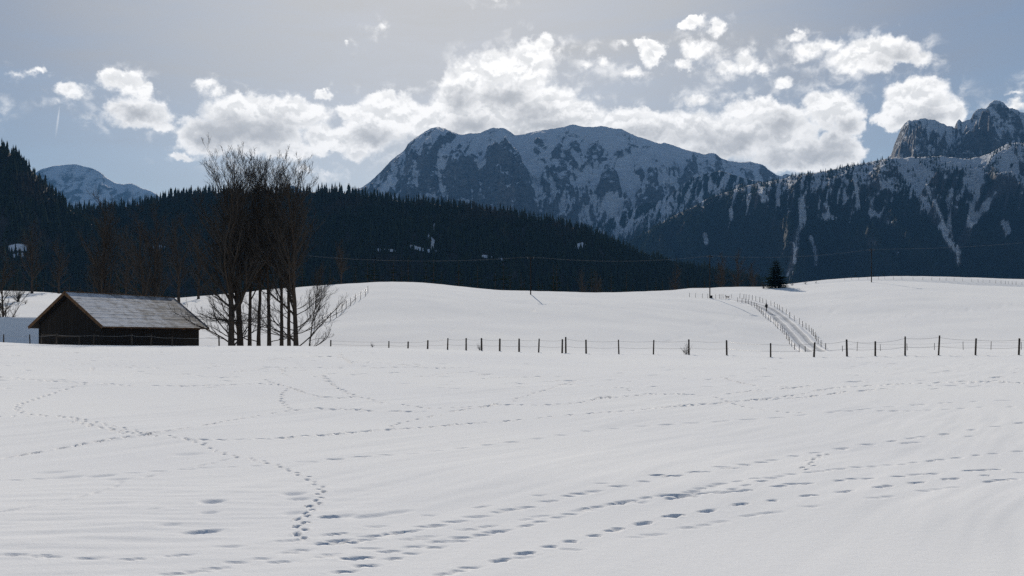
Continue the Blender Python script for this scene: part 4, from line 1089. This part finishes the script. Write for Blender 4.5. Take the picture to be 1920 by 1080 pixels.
# ------------------------------------------------------------------ bare trees
def unit(v): return v / (np.linalg.norm(v, axis=-1, keepdims=True) + 1e-9)
def sprout(rg, pts, rad, m, t0, t1, ang, ln, k, up, rfac, taper=0.3, wob=0.10, lpow=0.6, absolute=False):
    n, kk, _ = pts.shape
    plen = np.linalg.norm(np.diff(pts, axis=1), axis=2).sum(1)
    idx = np.repeat(np.arange(n), m)
    t = t0 + (t1 - t0) * ((np.tile(np.arange(m), n) + rg.random(n * m)) / m)
    f = t * (kk - 1.001); i = f.astype(int); a = (f - i)[:, None]
    p0 = pts[idx, i] * (1 - a) + pts[idx, i + 1] * a
    r0 = (rad[idx, i] * (1 - a[:, 0]) + rad[idx, i + 1] * a[:, 0])
    tg = unit(pts[idx, i + 1] - pts[idx, i])
    pr = unit(np.cross(tg, rg.normal(size=tg.shape)))
    an = R(1) * (ang * rg.uniform(0.7, 1.3, n * m))[:, None]
    dr = tg * np.cos(an) + pr * np.sin(an)
    L = (ln if absolute else ln * plen[idx]) * (1 - lpow * t) * rg.uniform(0.65, 1.25, n * m)
    P_ = [p0]; st = (L / (k - 1))[:, None]
    for j in range(1, k):
        dr = unit(dr + np.array([0, 0, up / k]) + rg.normal(0, wob, dr.shape))
        P_.append(P_[-1] + dr * st)
    pp = np.stack(P_, 1)
    rr = np.minimum(r0 * rfac, L * 0.03 + 0.004)[:, None] * np.linspace(1, taper, k)[None, :]
    return pp, rr
def bare_tree_meshes(seed, H, r, limbs=34, t0=0.22, ang=38, spread=0.34, low=0, up=0.7, subs=7, twigs=7, fine=1, wob=0.02, bang=38, bup=0.55):
    rg = np.random.default_rng(seed)
    k = 16; t = np.linspace(0, 1, k)
    tr = np.stack([np.cumsum(rg.normal(0, wob, k)) * t * H * 0.25, np.cumsum(rg.normal(0, wob, k)) * t * H * 0.25, t * H * 0.96 - 0.4], 1)[None]
    rd = (r * (1 - 0.93 * t ** 0.9))[None]; rd[0, 0] *= 1.35; rd[0, 1] *= 1.06
    v, q = tubes(tr, rd, 10)
    trunk = mesh_np('trunk', v, [q], BARK, True)
    lp, lr = sprout(rg, tr, rd, limbs, t0, 0.97, ang, spread, 8, up, 0.55, 0.22, 0.09, 0.62)
    parts = [tubes(lp, lr, 5)]
    allp = [(lp, lr)]
    if low:
        bp, br = sprout(rg, tr, rd, low, 0.05, 0.26, 68, 5.6, 8, 0.55, 0.28, 0.25, 0.13, 0.3, True)
        parts.append(tubes(bp, br, 5)); allp.append((bp, br))
    limb = mesh_np('limb', *(lambda a: (a[0], [a[1]]))(join(parts)), BARK, True)
    tw = []
    for lp_, lr_ in allp:
        sp, sr_ = sprout(rg, lp_, lr_, subs, 0.15, 0.98, bang, 0.46, 5, bup, 0.6, 0.3, 0.13, 0.5)
        tw.append(tubes(sp, np.maximum(sr_, 0.009), 4))
        xp, xr = sprout(rg, sp, sr_, twigs, 0.1, 1.0, bang, 0.55, 4, bup, 0.6, 0.4, 0.15, 0.5)
        tw.append(tubes(xp, np.maximum(xr, 0.0075), 3))
        if fine:
            yp, yr = sprout(rg, xp, xr, fine, 0.2, 1.0, 40, 0.6, 3, 0.4, 0.7, 0.5, 0.12, 0.4)
            tw.append(tubes(yp, np.maximum(yr, 0.0065), 3))
    a = join(tw)
    crown = mesh_np('crown', a[0], [a[1]], TWIG)
    return trunk, limb, crown
def place_tree(name, meshes, loc, label, group=None, rot=0.0, scale=1.0, lean=(0, 0), cat='tree', sz=None):
    root = empty(name, loc); tag(root, label, cat, group)
    root.rotation_euler = (lean[1], lean[0], rot); root.scale = (scale, scale, sz or scale)
    for nm, me in zip(('trunk', 'limb', 'crown'), meshes): obj(nm, me, root)
    return root
POP = [bare_tree_meshes(21, 20, 0.31, 38, 0.25, 34, 0.50, 6, 0.85, bang=27, bup=0.95), bare_tree_meshes(22, 20, 0.19, 32, 0.33, 29, 0.42, 2, 1.0, bang=27, bup=0.95), bare_tree_meshes(23, 20, 0.20, 32, 0.36, 27, 0.42, 3, 1.0, bang=27, bup=0.95), bare_tree_meshes(24, 20, 0.25, 32, 0.24, 34, 0.44, 11, 0.8, bang=30, bup=0.8)]
WIDE = [bare_tree_meshes(31, 20, 0.36, 34, 0.20, 36, 0.44, 3, 0.7, 7, 6, 2, 0.03), bare_tree_meshes(32, 20, 0.33, 34, 0.16, 40, 0.42, 5, 0.6, 7, 6, 2, 0.035)]
def gp(x, d):
    X = (x - CX) / F * d; return (X, d, gz(X, d))
CL = 'bare trees beside the barn'
for (x, d, top, mi, lab, rot, ln) in [
    (434, 98, 300, 0, 'tall bare tree with the thickest dark trunk, nearest the barn', 0.4, (-0.01, 0)),
    (451, 100, 297, 0, 'tall bare tree with a thick trunk, second in the clump from the barn', 2.6, (0.01, 0)),
    (468, 102, 305, 1, 'slim bare tree, third trunk of the clump counting from the barn', 1.2, (0, 0)),
    (485, 104, 304, 2, 'slim bare tree, fourth trunk of the clump counting from the barn', 3.3, (0, 0)),
    (505, 101, 302, 2, 'slim straight bare tree, fifth trunk of the clump from the barn', 5.0, (0.0, 0)),
    (528, 103, 304, 1, 'slim bare tree, sixth trunk of the clump counting from the barn', 4.1, (0.0, 0)),
    (542, 106, 306, 1, 'bare tree, seventh trunk of the clump counting from the barn', 0.2, (0.02, 0)),
    (556, 100, 306, 3, 'bare tree with low branches arching out over the snow, end of the clump', 3.9, (0.03, 0))]:
    l = gp(x, d); H = (HY - top) / F * d - l[2]
    place_tree('bare_tree', POP[mi], l, lab, CL, rot, H / 21.0 * 1.25, ln, sz=H / 20.6)
l = gp(578, 107); place_tree('bare_tree', POP[2], l, 'thin leaning young tree behind the last trunk of the clump', CL, 0.9, 0.48, (0.17, 0))
for (x, d, top, mi, lab, rot, ln) in [
    (190, 150, 372, 0, 'bare tree rising behind the ridge of the barn, the left of two close trunks', 1.1, (-0.02, 0)),
    (201, 152, 395, 1, 'bare tree rising behind the barn, its trunk leaning slightly right', 4.2, (0.05, 0)),
    (272, 146, 398, 1, 'bare tree with several stems behind the right half of the barn roof', 0.3, (-0.05, 0)),
    (290, 148, 392, 0, 'bare tree behind the end of the barn roof, thicker twin stem', 2.2, (0.04, 0)),
    (6, 118, 470, 1, 'crooked bare tree leaning over the snowy shed roof', 5.2, (0.30, 0)),
    (60, 215, 420, 0, 'brownish bare tree on the far slope left of the barn gable', 2.9, (0, 0)),
    (110, 225, 445, 1, 'bare tree on the far slope above the barn gable', 1.9, (0, 0)),
    (335, 190, 408, 0, 'bare tree between the barn and the tall clump, farther back', 3.6, (0, 0)),
    (372, 205, 420, 1, 'bare tree on the rise half hidden by the clump', 0.7, (0, 0)),
    (236, 205, 430, 1, 'bare tree far behind the middle of the barn roof', 2.1, (0, 0)),
    (640, 235, 452, 0, 'bare brown tree at the brow just right of the clump', 4.7, (0, 0)),
    (1352, 330, 478, 0, 'bare brown tree beside the pole at the top of the snow road', 1.5, (0, 0)),
    (1383, 335, 470, 1, 'tall bare brown tree behind the bend of the snow road', 2.5, (0, 0)),
    (1412, 332, 492, 0, 'bare tree next to the lone dark conifer', 3.1, (0, 0)),
    (1092, 300, 505, 1, 'bushy bare tree at the forest edge behind the middle of the brow', 0.5, (0, 0)),
    (1118, 305, 512, 0, 'reddish bare tree at the forest edge right of its bushy neighbour', 5.5, (0, 0)),
    (1268, 320, 496, 1, 'bare tree at the forest edge left of the pole', 4.4, (0, 0))]:
    l = gp(x, d); H = (HY - top) / F * d - l[2]
    place_tree('bare_tree', WIDE[mi], l, lab, 'bare trees farther back', rot, H / 20.0, ln)

# small leafless shrubs
def shrub_mesh(seed, n=16, h=1.3):
    rg = np.random.default_rng(seed)
    p0 = np.zeros((n, 1, 3)) + rg.normal(0, 0.08, (n, 1, 3)) * [1, 1, 0]
    dr = unit(np.stack([rg.normal(0, .5, n), rg.normal(0, .5, n), np.ones(n)], 1))
    L = h * rg.uniform(.5, 1.1, n); pts = [p0[:, 0]]
    for j in range(5):
        dr = unit(dr + rg.normal(0, .12, dr.shape)); pts.append(pts[-1] + dr * (L / 5)[:, None])
    pts = np.stack(pts, 1); rad = 0.016 * np.linspace(1, .4, 6)[None] + 0 * L[:, None]
    a = tubes(pts, rad, 4); b_ = sprout(rg, pts, rad, 7, .2, 1, 35, .45, 3, .4, .6, .4, .15, .4)
    v, q = join([a, tubes(b_[0], np.maximum(b_[1], .005), 3)])
    return mesh_np('shrub', v, [q], TWIG)
SH = [shrub_mesh(1), shrub_mesh(2, 26)]
for (x, y, d0, d1, s_, m_, lab) in [(34, 566, 130, 236, 2.6, 1, 'round leafless bush on the slope behind the snowy shed'), (899, 655.5, 55, 63, 0.35, 0, 'small tuft of twigs at a post of the nearest fence'), (1287, 664, 50, 60, 0.55, 0, 'thin greenish twigs beside a fence post left of the road'),
    (698, 651, 55, 63, 0.25, 0, 'tiny twig tuft on the brow of the near field'), (1485, 536, 300, 430, 1.1, 1, 'low scrub on the ridge just right of the lone conifer'), (1510, 533, 300, 430, 0.9, 1, 'low scrub patch farther along the ridge'), (1530, 531, 300, 430, 0.8, 0, 'last low scrub tuft along the ridge'), (1432, 541, 270, 300, 1.5, 1, 'scrub at the foot of the lone conifer'), (48, 570, 130, 236, 0.7, 0, 'little leafless shrub right of the round bush')]:
    w = ground_px(x, y, d0, d1); o = obj('shrub', SH[m_], None, w); o.scale = (s_, s_, s_); o.rotation_euler = (0, 0, x); tag(o, lab, 'shrub')

# ------------------------------------------------------------------ conifers
def conifer_meshes(seed, h=10.0, rad=2.0, whorls=20, arms=11, ragged=0.35, crown_pow=0.85, start=0.04):
    rg = np.random.default_rng(seed)
    t = np.linspace(0, 1, 8)
    tr = np.stack([np.cumsum(rg.normal(0, .02, 8)), np.cumsum(rg.normal(0, .02, 8)), t * h * 0.97 - 0.3], 1)[None]
    v, q = tubes(tr, (0.16 * h / 8 * (1 - 0.92 * t))[None], 7); trunk = mesh_np('trunk', v, [q], BARK, True)
    V, Fq = [], []; o = 0
    for w in range(whorls):
        tt = start + (1 - start) * (w + rg.uniform(-.3, .3)) / whorls
        tt = min(max(tt, start), 0.985); z0 = tt * h
        Lw = rad * (1 - tt) ** crown_pow * rg.uniform(1 - ragged, 1 + ragged * 0.4) + 0.12
        for a_ in range(arms):
            an = a_ / arms * 6.283 + w * 1.3 + rg.normal(0, .25); L = Lw * rg.uniform(0.6, 1.15)
            c, s_ = math.cos(an), math.sin(an); dirv = np.array([c, s_, 0]); sidev = np.array([-s_, c, 0])
            drop = rg.uniform(0.05, 0.35) * (1 - tt) - 0.22 * tt
            # spray: spine with side fingers of needles hanging from it
            for j in range(4):
                f0 = 0.12 + 0.22 * j; p0 = dirv * L * f0 + np.array([0, 0, z0 - drop * L * f0 + 0.12 * L * f0 * f0])
                ln_ = L * (0.42 - 0.06 * j) * rg.uniform(.7, 1.2)
                for sgn in (-1, 1):
                    tip = p0 + dirv * ln_ * 0.75 + sidev * sgn * ln_ * 0.62 + np.array([0, 0, -0.14 * ln_ + rg.normal(0, .06) * ln_])
                    b1 = p0 + dirv * ln_ * 0.05 + sidev * sgn * 0.02; b2 = p0 + dirv * ln_ * 0.42 + np.array([0, 0, -0.03 * L])
                    V += [b1, b2, tip + dirv * 0.05, p0 + dirv * ln_ * 0.2 + sidev * sgn * ln_ * 0.40 + np.array([0, 0, -0.22 * ln_])]
                    Fq.append((o, o + 1, o + 2, o + 3)); o += 4
    crown = mesh_np('crown', np.array(V), [np.array(Fq)], NEEDLE)
    return trunk, crown
def place_conifer(meshes, loc, label, s_, rot, group=None, wide=1.0):
    root = empty('conifer', loc); tag(root, label, 'tree', group); root.rotation_euler = (0, 0, rot); root.scale = (s_ * wide, s_ * wide, s_)
    for nm, me in zip(('trunk', 'crown'), meshes): obj(nm, me, root)
    return root
CON = [conifer_meshes(1, 10, 1.9), conifer_meshes(2, 10, 1.7, 22, 10), conifer_meshes(3, 10, 2.1, 19, 11)]
LONE = conifer_meshes(9, 10, 4.6, 46, 9, 0.62, 0.75, 0.05)
w = ground_px(1455, 539.5, 270, 302)
place_conifer(LONE, w, 'lone broad dark conifer on the brow at the top of the snow road', ((HY - 491) / F * w.y - w.z) / 10.0 * 1.12, 1.0, None, 1.15)
for x, yt, lab in ((1604, 507, 'small dark conifer peeking over the far ridge, left of the pole'), (1657, 509, 'small dark conifer peeking over the far ridge, right of the pole'), (1637, 509, 'small conifer directly behind the pole on the far ridge')):
    d = 445.0; l = gp(x, d); place_conifer(CON[0], l, lab, ((HY - yt) / F * d - l[2]) / 10.0, x, 'small conifers on the far ridge', 1.25)
# spruces along the lower edge of the wood, tops above the brow
rc = random.Random(4)
k = 0
for x in np.linspace(-30, 1330, 84):
    x = x + rc.uniform(-9, 9); d = rc.uniform(300, 430) if x > 620 else rc.uniform(275, 420)
    brow = float(np.interp(x, [0, 120, 270, 400, 600, 760, 900, 1170, 1330], [547, 552, 563, 553, 537, 529, 544, 550, 541]))
    top = brow - rc.uniform(12, 62) * (0.55 if x > 1180 else 1.0)
    l = gp(x, d); hgt = (HY - top) / F * d - l[2]
    if hgt < 4: continue
    place_conifer(CON[k % 3], l, 'dark spruce in the row along the lower edge of the wood, behind the snow brow', hgt / 10.0, rc.uniform(0, 6), 'spruces along the lower edge of the wood', rc.uniform(0.75, 1.0)); k += 1

# ------------------------------------------------------------------ power line
def pole(x, ybase, ytop, d0, d1, label, box_at_foot=False):
    w = ground_px(x, ybase, d0, d1); H = (HY - ytop) / F * w.y - w.z
    root = empty('utility_pole', w); tag(root, label, 'utility pole', 'wooden poles of the power line')
    v, q, t = prism(10, 0.14, 0.10, H, 5, int(x)); obj('shaft', mesh_np('shaft', v, [q, t], POLE, True), root)
    obj('crossarm', bm_mesh('crossarm', lambda bm: box(bm, (0, -0.13, H - 0.45), (0.75, 0.05, 0.06), bevel=0.01), POLE), root)
    for s_ in (-0.65, 0.65):
        vv, qq, tt_ = prism(8, 0.05, 0.035, 0.2, 2, 3); obj('insulator', mesh_np('insulator', vv, [qq, tt_], WIRE, True), root, (s_, -0.13, H - 0.4))
    if box_at_foot:
        obj('marker_box', bm_mesh('marker_box', lambda bm: box(bm, (0.3, -0.1, 0.3), (0.28, 0.2, 0.32), bevel=0.03), POLE), root)
    return w, H
pA = pole(995, 552.5, 480, 180, 233, 'dark pole on the brow of the middle hill casting a long shadow')
pB = pole(1331, 559, 478, 200, 292, 'thin pole left of the upper bend of the snow road', True)
pC = pole(1634, 529.5, 466, 250, 300, 'thin pole on the right-hand hill in front of the far ridge')
line = empty('power_line', pB[0]); tag(line, 'faint overhead wires strung between the poles in front of the wood', 'wires')
start = (P(560, 478, 215), 0.0)
ends = [start, pA, pB, pC, (P(2050, 440, 300), 0.0)]
for s_ in (-0.65, 0.65):
    pts = []
    for (w0, h0), (w1, h1) in zip(ends[:-1], ends[1:]):
        a = Vector(w0) + Vector((s_, -0.13, h0 - 0.2 if h0 else 0)); b = Vector(w1) + Vector((s_, -0.13, h1 - 0.2 if h1 else 0))
        for j in range(20):
            t = j / 20; p = a.lerp(b, t); p.z -= 1.1 * 4 * t * (1 - t); pts.append(p - pB[0])
    p = np.array([tuple(x) for x in pts])[None]; v, q = tubes(p, np.full(p.shape[:2], 0.0055), 4)
    obj('wire', mesh_np('wire', v, [q], WIRE), line)

# ------------------------------------------------------------------ walker and dog
def skin(name, nodes, edges, mat, sub=2):
    """nodes: {key: (x,y,z,rx,ry)}"""
    keys = list(nodes); me = bpy.data.meshes.new(name + '_frame')
    me.from_pydata([nodes[k][:3] for k in keys], [(keys.index(a), keys.index(b)) for a, b in edges], [])
    o = bpy.data.objects.new(name + '_frame', me); link(o)
    sm = o.modifiers.new('s', 'SKIN'); sm.use_smooth_shade = True
    for i, k in enumerate(keys):
        me.skin_vertices[0].data[i].radius = nodes[k][3:5]
    me.skin_vertices[0].data[0].use_root = True
    ss = o.modifiers.new('d', 'SUBSURF'); ss.levels = ss.render_levels = sub
    dg = bpy.context.evaluated_depsgraph_get(); dg.update()
    out = bpy.data.meshes.new_from_object(o.evaluated_get(dg)); out.name = name
    bpy.data.objects.remove(o); bpy.data.meshes.remove(me)
    out.materials.clear()
    for m in mat: out.materials.append(m)
    return out
COAT = mat_simple('black_coat', (0.010, 0.010, 0.012), (0.022, 0.022, 0.025), 30, 0.85, bs=0.2, bd=0.01)
TROUSER = mat_simple('dark_trousers', (0.030, 0.030, 0.034), (0.055, 0.054, 0.056), 30, 0.9, bs=0.2, bd=0.01)
SKINM = mat_simple('skin_tone', (0.42, 0.27, 0.20), (0.48, 0.31, 0.23), 20, 0.6, bs=0.0)
HAIR = mat_simple('dark_hair', (0.02, 0.015, 0.012), (0.05, 0.035, 0.025), 40, 0.7, (1, 1, .2), 0.4, 0.01)
BOOT = mat_simple('boots', (0.02, 0.016, 0.013), (0.04, 0.032, 0.027), 30, 0.6, bs=0.1)
FURM = mat_simple('brown_fur', (0.08, 0.045, 0.02), (0.20, 0.12, 0.055), 14, 0.9, bs=0.5, bd=0.02)
def person(loc, heading):
    N = {'pel': (0, 0, .93, .15, .12), 'wai': (0, 0, 1.08, .15, .11), 'che': (0, .01, 1.30, .18, .13), 'nek': (0, .02, 1.47, .075, .07), 'nk2': (0, .03, 1.54, .058, .058), 'hea': (0, .05, 1.63, .088, .10), 'top': (0, .04, 1.72, .07, .08)}
    E = [('pel', 'wai'), ('wai', 'che'), ('che', 'nek'), ('nek', 'nk2'), ('nk2', 'hea'), ('hea', 'top')]
    for s_, n_ in ((-1, 'l'), (1, 'r')):
        fw = 0.17 * s_       # stride
        N.update({'hip' + n_: (.095 * s_, 0, .88, .105, .105), 'kne' + n_: (.10 * s_, fw * .75, .49, .068, .068), 'ank' + n_: (.10 * s_, fw - .04, .10, .048, .05), 'toe' + n_: (.105 * s_, fw + .13, .045, .045, .04)})
        E += [('pel', 'hip' + n_), ('hip' + n_, 'kne' + n_), ('kne' + n_, 'ank' + n_), ('ank' + n_, 'toe' + n_)]
        N.update({'sho' + n_: (.19 * s_, .0, 1.42, .075, .075), 'elb' + n_: (.25 * s_, -fw * .5 - .02, 1.13, .056, .056), 'wri' + n_: (.24 * s_, -fw * .9 + .06, .90, .040, .040), 'pal' + n_: (.24 * s_, -fw * .9 + .085, .83, .040, .024)})
        E += [('che', 'sho' + n_), ('sho' + n_, 'elb' + n_), ('elb' + n_, 'wri' + n_), ('wri' + n_, 'pal' + n_)]
        px_, py_ = .24 * s_, -fw * .9 + .09
        for fi, (dx_, L) in enumerate(((-.027, .062), (-.009, .075), (.009, .071), (.027, .056))):
            N['f%d%s' % (fi, n_)] = (px_ + dx_, py_ + .006, .775, .009, .009); N['g%d%s' % (fi, n_)] = (px_ + dx_, py_ + .012 + L * .2, .775 - L * .9, .008, .008)
            E += [('pal' + n_, 'f%d%s' % (fi, n_)), ('f%d%s' % (fi, n_), 'g%d%s' % (fi, n_))]
        N['t' + n_] = (px_ - .035 * s_, py_ + .03, .80, .010, .010); N['u' + n_] = (px_ - .042 * s_, py_ + .055, .765, .009, .009)
        E += [('pal' + n_, 't' + n_), ('t' + n_, 'u' + n_)]
    me = skin('body', N, E, [COAT, TROUSER, SKINM, BOOT])
    for p in me.polygons:
        c = p.center
        p.material_index = 3 if c.z < .13 else 1 if c.z < .86 and abs(c.x) < .2 else 2 if (c.z > 1.52 or (abs(c.x) > .18 and c.z < .88)) else 0
    root = empty('person', loc); tag(root, 'walker in a dark coat and dark trousers going up the snow road', 'person'); root.rotation_euler = (0, 0, heading); root.scale = (1.1, 1.1, 1.06)
    obj('body', me, root)
    # open hem of the coat over the hips, hood and hair, nose and ears
    def coat(bm):
        prof_ = [(.80, .215, .175), (.86, .205, .165), (1.0, .195, .155), (1.2, .215, .165), (1.36, .215, .155), (1.45, .12, .11), (1.52, .085, .085)]
        rows = [[bm.verts.new((rx * math.cos(a), ry * math.sin(a) + .01, z)) for a in [i / 14 * 6.283 for i in range(14)]] for z, rx, ry in prof_]
        for a, b in zip(rows[:-1], rows[1:]):
            for i in range(14): bm.faces.new((a[i], a[(i + 1) % 14], b[(i + 1) % 14], b[i]))
    obj('coat', bm_mesh('coat', coat, COAT, True), root)
    def hair(bm):
        bmesh.ops.create_uvsphere(bm, u_segments=14, v_segments=9, radius=1.0)
        for v in bm.verts:
            y = v.co.y * .115 + .03
            v.co = Vector((v.co.x * .102, y, 1.665 + v.co.z * .105)) if v.co.z > -.2 or v.co.y < .2 else Vector((v.co.x * .09, y * .6, 1.64 + v.co.z * .03))
    obj('hair', bm_mesh('hair', hair, HAIR, True), root)
    def face(bm):
        for c, r_ in (((0, .155, 1.625), (.013, .018, .022)), ((-.092, .045, 1.63), (.012, .02, .03)), ((.092, .045, 1.63), (.012, .02, .03)), ((-.032, .138, 1.655), (.012, .008, .008)), ((.032, .138, 1.655), (.012, .008, .008)), ((0, .145, 1.58), (.024, .008, .007))):
            r = bmesh.ops.create_icosphere(bm, subdivisions=1, radius=1.0)
            for v in r['verts']: v.co = Vector((v.co.x * r_[0] + c[0], v.co.y * r_[1] + c[1], v.co.z * r_[2] + c[2]))
    obj('face', bm_mesh('face', face, SKINM, True), root)
wp = hill_px(1437, 585.5)
wp.z = gz(wp.x, wp.y) + 0.12
person(wp, R(35))
def dog(loc, heading):
    N = {'pel': (-.26, 0, .50, .10, .11), 'bel': (-.04, 0, .49, .105, .12), 'che': (.22, 0, .47, .12, .15), 'wit': (.32, 0, .56, .085, .10), 'nek': (.42, 0, .66, .065, .075), 'hea': (.50, 0, .74, .065, .07), 'muz': (.60, 0, .71, .04, .042), 'nos': (.67, 0, .70, .028, .028),
         't1': (-.37, 0, .56, .032, .032), 't2': (-.46, 0, .68, .028, .03), 't3': (-.49, 0, .82, .018, .02)}
    E = [('pel', 'bel'), ('bel', 'che'), ('che', 'wit'), ('wit', 'nek'), ('nek', 'hea'), ('hea', 'muz'), ('muz', 'nos'), ('pel', 't1'), ('t1', 't2'), ('t2', 't3')]
    for s_, n_ in ((-1, 'l'), (1, 'r')):
        f = .06 * s_
        N.update({'sh' + n_: (.24, .07 * s_, .38, .055, .06), 'el' + n_: (.20 + f * .3, .08 * s_, .28, .036, .038), 'wr' + n_: (.23 + f, .08 * s_, .13, .024, .024), 'pa' + n_: (.25 + f, .08 * s_, .03, .03, .025),
                  'th' + n_: (-.25, .07 * s_, .40, .07, .06), 'kn' + n_: (-.18 - f * .5, .08 * s_, .30, .042, .042), 'ho' + n_: (-.31 - f, .08 * s_, .17, .024, .024), 'pb' + n_: (-.29 - f, .08 * s_, .03, .03, .025)})
        E += [('che', 'sh' + n_), ('sh' + n_, 'el' + n_), ('el' + n_, 'wr' + n_), ('wr' + n_, 'pa' + n_), ('pel', 'th' + n_), ('th' + n_, 'kn' + n_), ('kn' + n_, 'ho' + n_), ('ho' + n_, 'pb' + n_)]
        N.update({'ea' + n_: (.47, .055 * s_, .80, .022, .016), 'eb' + n_: (.455, .065 * s_, .86, .010, .008)}); E += [('hea', 'ea' + n_), ('ea' + n_, 'eb' + n_)]
    o = obj('dog', skin('dog', N, E, [FURM]), None, loc); o.rotation_euler = (0, 0, heading); tag(o, 'brown dog with raised tail on the snow beside the upper fence posts', 'dog')
dp = hill_px(1364.5, 560.5); dog(dp, R(172))
